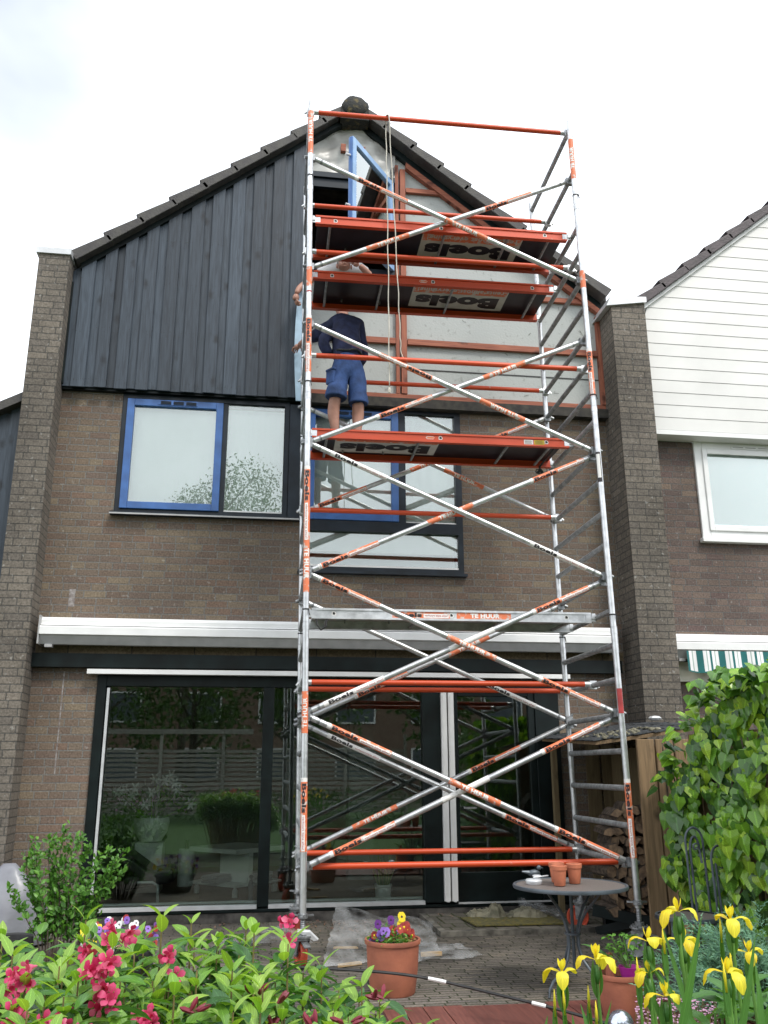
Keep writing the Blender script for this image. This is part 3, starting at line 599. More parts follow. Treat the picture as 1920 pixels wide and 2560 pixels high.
q = F.build('casement_frame', [M['blue_light'], M['blue']], gc).modifiers.new('b', 'BEVEL'); q.width = .005; q.segments = 2
F = MB(); cbox(F, .075, wl - .075, 7.13, 8.195, -.004, .004); F.build('pane', glassmat('casement_glass', tint=(.72, .76, .8), boost=4.0), gc)
F = MB()
for zz in (7.35, 8.0): F.tube([(ex_ - .01, ey_ - .02, zz), (ex_ - .06, ey_ - .04, zz)], .014, 8)
F.build('window_catch', M['zinc'], gc)
F = MB(); F.beam((.98, 8.95, 6.98), (1.25, 8.78, 7.14), .02, .012); F.build('window_stay', M['cream'], gc)

# awnings
def awning(x0, x1, z0, name_label, yk=0.0, valance=False, group=None):
    t = thing('awning', name_label, 'awning', ((x0 + x1) / 2, 9.2, z0), group)
    F = MB()
    F.prism_y_x = None
    def ext(poly, mb, mi=0):     # poly of (y,z) extruded along x
        n = len(poly); vs_ = [(x0, y, z) for y, z in poly] + [(x1, y, z) for y, z in poly]
        fs_ = [tuple(range(n - 1, -1, -1)), tuple(range(n, 2 * n))]
        for i in range(n): j = (i + 1) % n; fs_.append((i, j, j + n, i + n))
        mb.add(vs_, fs_, mi)
    z = z0
    F = MB(); ext([(9.199, z + .27), (9.02, z + .265), (9.0, z + .235), (9.0, z + .195), (8.99, z + .185), (9.199, z + .185)], F); F.build('awning_hood', M['white'], t)
    F = MB(); ext([(9.10, z + .18), (8.955, z + .172), (8.945, z + .16), (8.945, z + .09), (8.96, z + .085), (9.10, z + .09)], F); F.build('front_bar', M['white'], t)
    F = MB(); ext([(9.09, z + .089), (8.965, z + .084), (9.02, z + .0), (9.09, z + .0)], F); F.build('awning_underside', M['awn_grey'], t)
    F = MB(); F.box(x0 - .014, x0 - .001, 8.95, 9.199, z - .005, z + .275); F.box(x1 + .001, x1 + .014, 8.95, 9.199, z - .005, z + .275)
    F.box(x0 + .05, x0 + .12, 9.0, 9.08, z - .03, z - .001); F.build('end_cap', M['awn_grey'], t)
    return t
awning(-2.10, 3.80, 2.575, 'long closed white awning cassette above the dark glass doors, behind the scaffold')

# neighbour on the right
nb = thing('neighbour_house', 'neighbouring house with white horizontal boards on its gable and brown roof tiles', 'house', (6.5, 9.2, 0))
W = MB()
for b in [(4.386, 5.03, 0, 5.3), (7.6, 9.2, 0, 5.3), (5.03, 7.6, 0, 3.88)]: W.box(b[0], b[1], 9.2, 9.34, b[2], b[3])
W.build('wall', brickmat('brick_right', [(.12, .085, .078), (.16, .12, .10), (.105, .08, .072), (.18, .135, .105)], (.125, .12, .115), speck=.25), nb)
def nslope(x): return 6.74 + (x - 4.46) * .80
W = MB(); z = 5.16; ridge = 7.3
while z < 8.9:
    z2 = z + .158
    def xl(zz): return max(4.47, 4.46 + (zz + .05 - 6.74) / .80) if zz > 6.7 else 4.47
    if xl(z) < ridge:
        a, b = xl(z), xl(z2); ra, rb = 2 * ridge - a, 2 * ridge - b
        W.hexa([(a, 8.985, z), (ra, 8.985, z), (ra, 9.03, z), (a, 9.03, z), (b, 8.990, z2 - .004), (rb, 8.990, z2 - .004), (rb, 9.03, z2 - .004), (b, 9.03, z2 - .004)])
    z = z2
W.prism_y([(4.48, 5.17), (10.1, 5.17), (10.1, 6.7), (ridge, 8.85), (4.48, 6.62)], 9.031, 9.15)
W.build('gable_boards', M['white_clad'], nb)
W = MB(); W.box(4.47, 10.1, 8.98, 9.198, 5.10, 5.155); W.build('soffit_board', M['white'], nb)
W = MB(); W.hexa([(4.40, 8.95, nslope(4.40) - .05), (ridge, 8.95, nslope(ridge) - .05), (ridge, 9.06, nslope(ridge) - .05), (4.40, 9.06, nslope(4.40) - .05), (4.40, 8.95, nslope(4.40)), (ridge, 8.95, nslope(ridge)), (ridge, 9.06, nslope(ridge)), (4.40, 9.06, nslope(4.40))])
W.build('barge_board', M['white'], nb)
W = MB(); W.hexa([(4.39, 9.06, nslope(4.39)), (ridge, 9.06, nslope(ridge)), (ridge, 15.4, nslope(ridge)), (4.39, 15.4, nslope(4.39)), (4.39, 9.06, nslope(4.39) + .07), (ridge, 9.06, nslope(ridge) + .07), (ridge, 15.4, nslope(ridge) + .07), (4.39, 15.4, nslope(4.39) + .07)])
r2 = W.build('roof', M['tile2'], nb)
verge_tiles(4.42, nslope(4.42), ridge, nslope(ridge), 9, r2, M['tile2'], yf=8.90, th=.12)
F = MB(); frame_rect(F, 5.03, 7.59, 3.92, 5.10, 9.17, 9.27, .10); F.box(6.30, 6.42, 9.171, 9.268, 4.02, 5.0); F.box(5.0, 7.62, 9.12, 9.2, 3.87, 3.919); frame_rect(F, 5.12, 6.31, 4.01, 5.01, 9.15, 9.169, .06)
w3 = F.build('window', M['white'], nb); q = w3.modifiers.new('b', 'BEVEL'); q.width = .005; q.segments = 1
F = MB(); F.box(5.5, 6.0, 9.16, 9.1695, 5.03, 5.07)
for k in range(3): F.box(5.52 + k * .16, 5.65 + k * .16, 9.155, 9.1595, 5.045, 5.055, 1)
F.build('vent_grille', [M['white'], M['awn_grey']], w3)
pane(w3, 5.13, 6.30, 4.02, 5.0, 9.20); pane(w3, 6.42, 7.49, 4.02, 5.0, 9.20); blind(w3, 5.1, 7.5, 4.12, 5.05, 9.29)
t = awning(4.46, 8.4, 2.525, 'short white awning cassette with a green and white striped valance over the ivy')
vf = MB(); x = 4.57; i = 0
seq = [.028, .035, .012, .035, .07, .035, .012, .03]
mis = [0, 1, 2, 1, 0, 1, 2, 1]
def vz(xx): return 2.385 - .022 * abs(sin((xx - 4.57) * pi / .29)) if 1 else 0
while x < 8.3:
    w_ = seq[i % 8] * 1.0; k = 3
    for j in range(k):
        a = x + w_ * j / k; b = x + w_ * (j + 1) / k; ya = 8.93 + .012 * sin(a * 22); yb = 8.93 + .012 * sin(b * 22)
        zt = 2.60; za, zb2 = vz(a), vz(b)
        vf.add([(a, ya, za), (b, yb, zb2), (b, yb + .01, zt), (a, ya + .01, zt)], [(0, 1, 2, 3)], mis[i % 8])
        vf.add([(a, ya - .002, za - .002), (b, yb - .002, zb2 - .002), (b, yb - .002, zb2 + .012), (a, ya - .002, za + .012)], [(0, 1, 2, 3)], 0)
    x += w_; i += 1
stg = mat('dark_green_stripe', (.012, .13, .13), .8, var=.05); stl = mat('pale_green_stripe', (.34, .43, .40), .8, var=.05)
vf.build('valance', [stg, M['white'], stl], t)
F = MB(); F.box(4.44, 8.4, 9.12, 9.199, 2.29, 2.50); F.build('backing_board', M['cream'], t)
# neighbour on the left, only a sliver
ln = thing('left_neighbour_house', 'sliver of a black boarded house with a sloping roof edge at the far left', 'house', (-5, 9.2, 0))
W = MB()
for i in range(26):
    x1_ = -2.52 - i * .13; x0_ = x1_ - .126; zt = 5.08 + (x1_ + 2.5) * .55
    W.box(x0_, x1_, 9.08 + .015 * (i % 2), 9.15, 2.6, zt)
W.build('timber_cladding', M['clad'], ln)
W = MB(); W.box(-6, -2.51, 9.2, 9.34, 0, 2.6); W.build('wall', M['brick_dark'], ln)
W = MB(); W.hexa([(-6, 8.96, 3.18), (-2.51, 8.96, 5.10), (-2.51, 15, 5.10), (-6, 15, 3.18), (-6, 8.96, 3.28), (-2.51, 8.96, 5.20), (-2.51, 15, 5.20), (-6, 15, 3.28)])
W.build('roof', M['tile'], ln)
# ------------------------------------------------------------------ text helper (letters as flat meshes)
_txt = {}
def text2d(s, bold=.02, sx=1.0, shear=0.0):
    key = (s, bold, sx)
    if key in _txt: return _txt[key]
    cu = bpy.data.curves.new('tmp', 'FONT'); cu.body = s; cu.size = 1.0; cu.offset = bold; cu.resolution_u = 3; cu.space_character = 1.06
    o = bpy.data.objects.new('tmp', cu); C.objects.link(o); bpy.context.view_layer.update()
    me = bpy.data.meshes.new_from_object(o.evaluated_get(bpy.context.evaluated_depsgraph_get()))
    bm = bmesh.new(); bm.from_mesh(me)
    ys = [v.co.y for v in bm.verts]; xs = [v.co.x for v in bm.verts]; y0, y1, x0, x1 = min(ys), max(ys), min(xs), max(xs)
    for v in bm.verts: v.co.x = (v.co.x - x0) / (x1 - x0); v.co.y = (v.co.y - y0) / (y1 - y0); v.co.z = 0
    for k in range(1, 6):
        bmesh.ops.bisect_plane(bm, geom=bm.verts[:] + bm.edges[:] + bm.faces[:], plane_co=(0, k / 6, 0), plane_no=(0, 1, 0))
    bm.verts.index_update()
    r = ([(v.co.x, v.co.y) for v in bm.verts], [tuple(v.index for v in f.verts) for f in bm.faces])
    bm.free(); bpy.data.objects.remove(o); bpy.data.curves.remove(cu); bpy.data.meshes.remove(me)
    _txt[key] = r; return r
CAMP = V3((0, 0, 1.4))
class Tube:      # writes stickers on a round tube from a to b
    def __init__(s, a, b, r, flip=False, twist=0.0, nc=None):
        s.a = V3(a); s.b = V3(b); s.L = (s.b - s.a).length; s.d = (s.b - s.a).normalized(); s.r = r
        n = nc if nc else (CAMP - (s.a + s.b) / 2); n = V3(n); n = (n - s.d * n.dot(s.d)).normalized(); s.n = Matrix.Rotation(twist, 3, s.d) @ n
        s.w = s.n.cross(s.d); s.flip = flip; s.mb = MB()
    def pt(s, u, v, dr=0.0006, c=0.0):
        if s.flip: u2, v2 = 2 * c - u, -v
        else: u2, v2 = u, v
        r = s.r + dr; ph = v2 / s.r
        return s.a + s.d * u2 + (s.n * cos(ph) + s.w * sin(ph)) * r
    def patch(s, u0, u1, v0, v1, mi, c=0, dr=.0006):
        k = 8; vs = []; fs = []
        for i in range(k + 1):
            v = v0 + (v1 - v0) * i / k; vs += [s.pt(u0, v, dr, c), s.pt(u1, v, dr, c)]
        for i in range(k): fs.append((2 * i, 2 * i + 1, 2 * i + 3, 2 * i + 2))
        s.mb.add(vs, fs, mi)
    def text(s, t, u0, u1, v0, v1, mi, bold=.03, c=0, dr=.0012):
        vs, fs = text2d(t, bold); s.mb.add([s.pt(u0 + x * (u1 - u0), v0 + y * (v1 - v0), dr, c) for x, y in vs], fs, mi)
    # material slots: 0 orange 1 white 2 black 3 red
    def brand(s, u0, ln=.52, h=.034, small='verhuurt bijna alles!', pale=False):
        c = u0 + ln / 2; u1 = u0 + ln; q = s.r * 1.35
        s.patch(u0, u1, -q, q, 1 if pale else 0, c)
        s.patch(u0 - .03, u0, -q, q, 1, c)
        s.text('Boels', u0 + .012, u0 + ln * .45, -h * .5, h * .5, 2, .045, c)
        s.patch(u0 + ln * .48, u1 - .004, -q * .55, q * .25, 1, c, .0009)
        s.text(small, u0 + ln * .5, u1 - .015, -q * .42, q * .12, 3, .015, c); s.flush()
    def hire(s, u0, ln=.44, h=.034, pale=False):
        c = u0 + ln / 2; u1 = u0 + ln; q = s.r * 1.4
        s.patch(u0, u1, -q, q, 0, c); s.text('TE HUUR', u0 + ln * .24, u0 + ln * .78, -h * .52, h * .52, 1, .05, c); s.flush()
    def flush(s): s.q = getattr(s, 'q', []) + [s.mb]; s.mb = MB()
    def done(s, parent):
        s.flush()
        for mb in s.q:
            if mb.v: mb.build('sticker', [M['orange_s'], M['white_s'], M['black_s'], M['red_s']], parent, smooth='full')

# ------------------------------------------------------------------ scaffold tower
TH = -.0212; TL, TW = 2.5689, 1.3448; TX, TY = .4053, 7.0547; Z22 = .667; S = 2 / 7; LX, LY = -.0113, .0037
def rz(i): return Z22 + (22 - i) * S if i >= 2 else Z22 + 20 * S + (.6101 if i == 1 else 1.1151)
def TP(a, b, z, dx=0.0, dy=0.0):
    h = z - Z22; x = a * TL + dx; y = b * TW + dy
    return V3((TX + x * cos(TH) - y * sin(TH) + LX * h, TY + x * sin(TH) + y * cos(TH) + LY * h, z))
tower = thing('scaffold_tower', 'tall aluminium rolling scaffold tower with orange rails in front of the house', 'scaffold', (TX + 1.28, TY + .65, 0))
RT_ = .0250
secs = [(.36, (rz(16) + rz(15)) / 2, range(16, 23)), ((rz(16) + rz(15)) / 2, (rz(9) + rz(8)) / 2, range(9, 16)), ((rz(9) + rz(8)) / 2, (rz(2) + rz(1)) / 2 - .06, range(2, 9)), ((rz(2) + rz(1)) / 2 - .06, rz(0) + .10, range(0, 2))]
for a in (0, 1):
    for (z0, z1, rs) in secs:
        fo = bpy.data.objects.new('end_frame', None); C.objects.link(fo); fo.parent = tower; ORG[fo.name] = org(tower)
        for b in (0, 1): fr_ = MB(); fr_.tube([TP(a, b, z0 + .002), TP(a, b, z1)], RT_, 20); fr_.build('upright', M['alu'], fo, smooth=True)
        for i in rs:
            r_ = MB(); r_.tube([TP(a, 0, rz(i), 0, .02), TP(a, 1, rz(i), 0, -.02)], .0235, 14, caps=False)
            for b, s_ in ((0, 1), (1, -1)): r_.tube([TP(a, b, rz(i), 0, .020 * s_), TP(a, b, rz(i), 0, .034 * s_)], .026, 14)
            r_.build('rung', M['alu_dull'], fo, smooth=True)
        if z1 < 7: 
            for b in (0, 1):
                co = MB(); co.tube([TP(a, b, z1 - .055), TP(a, b, z1 - .002)], .0275, 20); co.build('joint_collar', M['alu'], fo, smooth=True)
                cl_ = MB(); cl_.tube([TP(a, b, z1 + .10), TP(a, b, z1 + .112)], .0285, 16); cl_.tube([TP(a, b, z1 + .106, .02, -.028), TP(a, b, z1 + .06, .026, -.03)], .005, 6)
                cl_.build('locking_clip', M['black'], fo, smooth=True)
        st = Tube(TP(a, 0, z0), TP(a, 0, z1), RT_)
        # stickers on the front uprights (z of start, kind)
        L0 = st.L
        if a == 0:
            if z1 > 7: st.flip = False; st.hire(z1 - z0 - .62, .48)
            elif z0 > 4.4: st.patch(5.56 - z0, 5.76 - z0, -.035, .035, 0); st.flush(); st.patch(5.50 - z0, 5.515 - z0, -.03, .03, 3); st.flip = True; st.brand(4.87 - z0 - .15 + .0, .52, small='rents almost everything!')
            elif z0 > 2.4: st.flip = True; st.brand(3.20 - z0, .62, .037); st.hire(2.70 - z0 + .07, .48, .04)
            else: st.patch(1.66 - z0, 1.98 - z0, -.034, .034, 0); st.text('TE HUUR', 1.70 - z0, 1.93 - z0, -.017, .017, 1); st.flush(); st.flip = True; st.brand(.80 - z0, .50, pale=False)
        else:
            if z1 > 7: st.hire(z1 - z0 - .68, .46)
            elif z0 > 4.4: st.patch(5.72 - z0, 5.90 - z0, -.035, .035, 0); st.flip = True; st.brand(4.62 - z0, .44, small='rents almost everything!')
            elif z0 > 2.4: st.patch(3.80 - z0, 4.08 - z0, -.02, .028, 2); st.patch(3.84 - z0, 4.06 - z0, -.012, .02, 1, 0, .001)
            else: st.patch(1.82 - z0, 2.02 - z0, -.03, .02, 3); st.flip = True; st.brand(.72 - z0, .56)
        st.done(fo)
# braces (side b, start rung at a=0, end rung at a=1, sticker plan)
BR = [(0, 1, 4, 'F1'), (0, 4, 1, 'F2'), (0, 6, 10, 'F3'), (0, 10, 6, 'F4'), (0, 10, 14, 'F5'), (0, 14, 10, 'F6'), (0, 14, 18, 'F7'), (0, 18, 14, 'F8'), (0, 18, 22, 'F9'), (0, 22, 18, 'F10'),
      (1, 22, 18, 'B1'), (1, 18, 22, 'B2'), (1, 14, 18, 'B3'), (1, 18, 14, 'B4'), (1, 11, 7, 'B5'), (1, 7, 11, 'B6')]
plans = {'F1': [('b', .17, 0), ('h', .50, 0)], 'F2': [('h', .20, 0), ('b', .66, 0)], 'F3': [('b', .24, 1), ('h', .60, 1)], 'F4': [('b', .24, 0), ('h', .62, 0)], 'F5': [('p', .08, 0), ('p', .76, 0)],
         'F6': [('b', .04, 0), ('h', .40, 0), ('b', .78, 0)], 'F7': [('b', .04, 0), ('h', .45, 0), ('b', .76, 0)], 'F8': [('p', .06, 0), ('w', .46, 0), ('b', .76, 0)], 'F9': [('b', .07, 0), ('h', .44, 0), ('b', .78, 0)],
         'F10': [('b', .08, 0), ('w', .42, 0), ('b', .76, 0)], 'B1': [('h', .18, 0), ('b', .62, 0)], 'B2': [('p', .10, 0), ('b', .74, 0)], 'B3': [('p', .70, 0)], 'B4': [('h', .55, 0), ('b', .2, 0)], 'B5': [('b', .05, 0), ('h', .42, 0), ('b', .74, 0)], 'B6': [('h', .56, 0)]}
for (b, i0, i1, nm) in BR:
    dy = .055 if b == 0 else -.055
    off = .035 if i0 < i1 else -.0
    if b == 0 and i0 > i1: dy += .055
    s0 = -.02 if i0 < i1 else .02
    A = TP(0, b, rz(i0) + s0, .03, dy); B = TP(1, b, rz(i1) - s0, -.03, dy)
    d = (B - A).normalized(); t = MB(); t.tube([A + d * .03, B - d * .03], .0235, 18)
    bo = t.build('brace', M['alu'], tower, smooth=True)
    for P_, sg in ((A, 1), (B, -1)):
        h = MB(); h.tube([P_ + d * sg * .10, P_ + d * sg * .01], [.0245, .021], 14); h.obox(P_ + V3((-sg * .02, 0, 0)), (1, 0, 0), (0, 1, 0), (0, 0, 1), .034, .022, .034)
        h.tube([P_ + V3((-sg * .055, -.015, .0)), P_ + V3((-sg * .085, -.02, -.01))], [.020, .014], 8); h.tube([P_ + V3((-sg * .03, 0, .03)), P_ + V3((-sg * .06, -.01, .055))], .010, 8)
        h.build('brace_hook', M['steel'], bo, smooth=True)
    st = Tube(A, B, .0235)
    for (k, f, fl) in plans[nm]:
        st.flip = bool(fl); u = f * st.L
        if k == 'b': st.brand(u, .52)
        elif k == 'p': st.brand(u, .50, pale=True)
        elif k == 'h': st.hire(u, .44)
        else: st.patch(u, u + .42, -.03, .03, 1)
    st.done(bo)
# orange guard rails (rung, position between front and back)
for (i, f) in [(0, .05), (1, .62), (3, .22), (7, .12), (6, .97), (11, .9), (17, .45), (17, .97), (22, .12), (22, .95)]:
    A = TP(0, f, rz(i), 0, 0); B = TP(1, f, rz(i), 0, 0); d = (B - A).normalized(); up = V3((0, 0, .012 if i != 3 else .02))
    t = MB(); t.tube([A + d * .05 + up, B - d * .05 + up], .0235, 16); go = t.build('guard_rail', M['orange'], tower, smooth=True)
    for P_, sg in ((A, 1), (B, -1)):
        h = MB(); h.tube([P_ + d * sg * .075 + up, P_ + d * sg * .02 + up], .0245, 14); h.obox(P_ + up * .5, (1, 0, 0), (0, 1, 0), (0, 0, 1), .033, .022, .036); h.tube([P_ + V3((-sg * .02, 0, .02)), P_ + V3((-sg * .055, -.01, -.02))], [.014, .010], 8)
        h.build('rail_hook', M['alu'], go, smooth=True)
# platforms
def platform(i, f0, f1, metal, logo=None, orange=True, yl=False):
    z = rz(i); up_ = .036; dn = .052
    po = MB(); A = TP(0, f0, z); B = TP(1, f0, z); ex = (B - A).normalized(); ey = (TP(0, 1, z) - TP(0, 0, z)).normalized(); ez = V3((0, 0, 1))
    wid = (f1 - f0) * TW; L_ = TL - .06; O_ = A + ex * .03
    def bx(mb, u0, u1, v0, v1, z0, z1, mi=0):
        p = lambda u, v, zz: O_ + ex * u + ey * v + V3((0, 0, zz))
        mb.hexa([p(u0, v0, z0), p(u1, v0, z0), p(u1, v1, z0), p(u0, v1, z0), p(u0, v0, z1), p(u1, v0, z1), p(u1, v1, z1), p(u0, v1, z1)], mi)
    bx(po, .05, L_ - .05, .012, wid - .012, .018, .030)
    dk = po.build('platform', M['deck_under'] if orange else M['awn_grey'], tower)
    col = M['orange'] if orange else M['alu']
    for (v0, v1, outer) in ((0, .011, -1), (wid - .011, wid, 1)):
        s_ = MB(); bx(s_, .03, L_ - .03, v0, v1, -dn, up_)
        oa, ob = (v0 - .010, v0 - .0005) if outer < 0 else (v1 + .0005, v1 + .010)
        bx(s_, .03, L_ - .03, oa, ob, up_ - .016, up_ + .002); bx(s_, .03, L_ - .03, oa, ob, -dn - .001, -dn + .014)
        ia, ib = (v1 + .0005, v1 + .028) if outer < 0 else (v0 - .028, v0 - .0005)
        bx(s_, .03, L_ - .03, ia, ib, -dn, -dn + .008)
        so = s_.build('side_rail', col, dk)
        h = MB()
        for u in (-.01, L_ - .075):
            va, vb = (v0 - .006, v0 - .001) if outer < 0 else (v1 + .001, v1 + .006)
            bx(h, u, u + .085, va, vb, -dn + .012, up_ - .018); bx(h, u + (.0 if u < 1 else .05), u + (.035 if u < 1 else .085), va - .008, va - .0005, -.02, .022)
            bx(h, u - .0 if u < 1 else u + .055, u + .03 if u < 1 else u + .085, va, vb + .02, -.01, up_ - .004)
        h.build('hook_bracket', M['alu'], so)
        if outer < 0:
            e = MB()
            for u in (.22, L_ / 2 - .02, L_ - .25):
                c = O_ + ex * u + ey * (v0 - .0008) + V3((0, 0, -.006))
                ol = [(-.018, -.018), (.014, -.018), (.02, -.004), (.012, .014), (-.004, .02), (-.018, .014)]
                e.add([c + ex * x + V3((0, 0, y)) for x, y in ol], [(0, 1, 2, 3, 4, 5)], 0)
                e.add([c - ey * .001 + ex * x * .62 + V3((0, 0, y * .62)) for x, y in ol], [(0, 1, 2, 3, 4, 5)], 1)
            if orange:
                c = O_ + ex * (L_ / 2 - .16) + ey * (v0 - .0008); e.add([c + ex * x + V3((0, 0, y - .01)) for x, y in ((0, 0), (.01, -.012), (.07, -.012), (.08, 0), (.08, .006), (.07, .016), (.01, .016), (0, .006))], [tuple(range(8))], 0)
                e.add([c - ey * .001 + ex * x + V3((0, 0, y - .01)) for x, y in ((.004, -.008), (.076, -.008), (.076, .012), (.004, .012))], [(0, 1, 2, 3)], 2)
            if yl:
                for (ua, ub, mi) in ((L_ - .47, L_ - .38, 0), (L_ - .37, L_ - .27, 3)):
                    c = O_ + ey * (v0 - .0008); e.add([c + ex * ua + V3((0, 0, -.034)), c + ex * ub + V3((0, 0, -.034)), c + ex * ub + V3((0, 0, .012)), c + ex * ua + V3((0, 0, .012))], [(0, 1, 2, 3)], mi)
                    for r in range(4):
                        c2 = c - ey * .001; e.add([c2 + ex * (ua + .008) + V3((0, 0, -.028 + r * .009)), c2 + ex * (ub - .01 - .01 * (r % 2)) + V3((0, 0, -.028 + r * .009)), c2 + ex * (ub - .01 - .01 * (r % 2)) + V3((0, 0, -.025 + r * .009)), c2 + ex * (ua + .008) + V3((0, 0, -.025 + r * .009))], [(0, 1, 2, 3)], 1)
            if not orange:
                # printed strip on the silver side rail
                def rect(u0, u1, z0, z1, mi, k=1): 
                    c = O_ + ey * (v0 - .0006 * k); e.add([c + ex * u0 + V3((0, 0, z0)), c + ex * u1 + V3((0, 0, z0)), c + ex * u1 + V3((0, 0, z1)), c + ex * u0 + V3((0, 0, z1))], [(0, 1, 2, 3)], mi)
                def txt(s_, u0, u1, z0, z1, mi, bold=.04):
                    vs, fs = text2d(s_, bold); c = O_ + ey * (v0 - .0022); e.add([c + ex * (u0 + x * (u1 - u0)) + V3((0, 0, z0 + y * (z1 - z0))) for x, y in vs], fs, mi)
                rect(.72, 1.22, -.034, .020, 2); rect(.99, 1.21, -.030, .004, 0, 2); txt('Boels', .745, .975, -.026, .012, 1, .05); txt('verhuurt bijna alles!', 1.0, 1.20, -.024, -.002, 4, .015)
                rect(1.28, 1.76, -.034, .020, 2); txt('TE HUUR', 1.40, 1.66, -.027, .013, 0, .05)
            e.build('rail_marking', [M['white_s'], M['black'], M['orange_s'], mat('yellow_sticker', (.75, .55, .03), .5), M['red_s']], so)
    # cross tubes below the deck
    for u in (.17, L_ / 2 - .30, L_ / 2 + .45, L_ - .2) if not logo else (.17, logo[1], logo[2], L_ - .2):
        c_ = MB(); c_.tube([O_ + ex * u + ey * .012 + V3((0, 0, -.030)), O_ + ex * u + ey * (wid - .012) + V3((0, 0, -.030))], .013, 10); c_.build('cross_tube', M['alu_dull'], dk, smooth=True)
    h = MB()
    for u in (.35, .75): h.tube([O_ + ex * u + ey * (wid * .82) + V3((0, 0, .018)), O_ + ex * u + ey * (wid * .82) + V3((0, 0, -.012))], .009, 6)
    h.build('hatch_catch', M['steel'], dk)
    if logo:
        e = MB(); x0 = logo[0]; x1 = x0 + 1.0; v0_, v1_ = .10, .10 + .44; zz = .017
        vm = v0_ + .155
        p = lambda u, v, k: O_ + ex * u + ey * v + V3((0, 0, zz - .0007 * k))
        def rect(u0, u1, va, vb, mi, k): e.add([p(u0, va, k), p(u0, vb, k), p(u1, vb, k), p(u1, va, k)], [(0, 1, 2, 3)], mi)
        rect(x0, x1, v0_, v1_, 0, 1); rect(x0 + .012, x1 - .012, v0_ + .01, vm - .008, 1, 2)
        def txt(s_, ua, ub, va, vb, mi, bold):      # reads from x1 towards x0, feet of letters towards the viewer side
            vs, fs = text2d(s_, bold); e.add([p(ub - x * (ub - ua), va + y * (vb - va), 3) for x, y in vs], fs, mi)
        txt('rents almost everything!', x0 + .05, x1 - .05, v0_ + .03, vm - .03, 0, .025)
        txt('Boels', x0 + .05, x1 - .07, vm + .03, v1_ - .035, 2, .065)
        e.build('platform_print', [M['panel_grey'], M['orange_s'], mat('near_black_print', (.012, .012, .016), .4)], dk)
    return dk
platform(2, .12, .57, True, (1.08, 1.28, 1.9)); platform(3, .49, .94, True, (1.06, .72, 1.45)); platform(9, .415, .865, True, (.26, 1.04, 1.9), yl=True); platform(15, .26, .70, True, None, orange=False)
t = MB(); P_ = TP(0, .26, rz(15) - .05, .10, 0); t.tube([P_ + V3((.0, 0, 0)), P_ + V3((.01, -.01, -.06)), P_ + V3((.04, -.01, -.10)), P_ + V3((.085, -.01, -.07)), P_ + V3((.09, 0, 0))], .007, 8); t.build('black_strap', M['black'], tower)
t = MB(); P_ = TP(1, .86, rz(9) - .04, -.18, 0)
t.tube([P_ + V3((0, -.5, .02)), P_ + V3((0, -.02, -.01)), P_ + V3((.02, 0, -.06))], .010, 8)
for k in range(5): t.tube([P_ + V3((.02 * cos(a_ / 6 * 6.28) + .01 * k - .02, -.02, -.06 + .025 * sin(a_ / 6 * 6.28 + k))) for a_ in range(7)], .006, 6)
t.build('black_strap', M['black'], tower)
# castors
def castor(a, b, ztube, wheelrot, mwheel, mtyre, name_l):
    P_ = TP(a, b, ztube); g0 = V3((P_.x, P_.y, 0)); R = .10
    s_ = MB(); c = V3((P_.x, P_.y, 0))
    prof = [(.0175, .22)]; z = .235
    while z < ztube + .02: prof += [(.0195, z), (.0168, z + .006)]; z += .012
    s_.lathe(c, prof, 14); s_.lathe(c, [(0, .215), (.075, .218), (.075, .228), (.035, .235), (.035, .262), (.0, .262)], 20)
    for k in range(6): s_.lathe(c + V3((.06 * cos(k), .06 * sin(k), 0)), [(0, .228), (.008, .228), (.008, .242), (0, .243)], 6)
    so = s_.build('castor', M['steel'], tower, smooth=True)
    n = MB(); n.lathe(c, [(.03, ztube - .02), (.036, ztube - .016), (.036, ztube + .012), (.028, ztube + .016)], 14)
    for k in range(3):
        an = k * 2.1 + .3; n.obox(c + V3((.055 * cos(an), .055 * sin(an), ztube)), (cos(an), sin(an), 0), (-sin(an), cos(an), 0), (0, 0, 1), .028, .011, .006)
    n.build('jack_nut', M['steel'], so, smooth=True)
    ax = V3((cos(wheelrot), sin(wheelrot), 0)); fw = V3((-sin(wheelrot), cos(wheelrot), 0)); off = fw * .035
    f = MB()
    for sg in (-1, 1):
        q = c + ax * .037 * sg + off; f.add([q + fw * -.045 + V3((0, 0, .20)) - off, q + fw * .06 + V3((0, 0, .20)) - off, q + fw * .022 + V3((0, 0, .082)), q + fw * -.022 + V3((0, 0, .082))], [(0, 1, 2, 3)])
        q2 = q + ax * .005 * sg; f.add([q2 + fw * -.045 + V3((0, 0, .20)) - off, q2 + fw * .06 + V3((0, 0, .20)) - off, q2 + fw * .022 + V3((0, 0, .082)), q2 + fw * -.022 + V3((0, 0, .082))], [(3, 2, 1, 0)])
    f.lathe(c, [(0, .198), (.06, .198), (.062, .213), (0, .2135)], 16); f.tube([c + off + ax * -.05 + V3((0, 0, R)), c + off + ax * .05 + V3((0, 0, R))], .012, 8)
    f.beam(c + fw * -.05 + V3((0, 0, .19)), c + fw * -.13 + V3((0, 0, .165)), .05, .008); f.build('castor_fork', M['steel'], so)
    w = MB(); w.lathe(c + off + V3((0, 0, R)) - ax * .0, [(0, -.02), (.03, -.024), (.032, -.012), (.078, -.012), (.082, -.022), (.082, .022), (.078, .012), (.032, .012), (.03, .024), (0, .02)], 32, 0, ax)
    wo = w.build('wheel', mwheel, so, smooth=True)
    w = MB(); w.lathe(c + off + V3((0, 0, R)), [(.0822, -.024), (.093, -.024), (.0985, -.014), (.0985, .014), (.093, .024), (.0822, .024)], 32, 0, ax); w.build('tyre', mtyre, wo, smooth=True)
    return so
castor(0, 0, .36, .25, M['red_wheel'], M['red_wheel'], '')
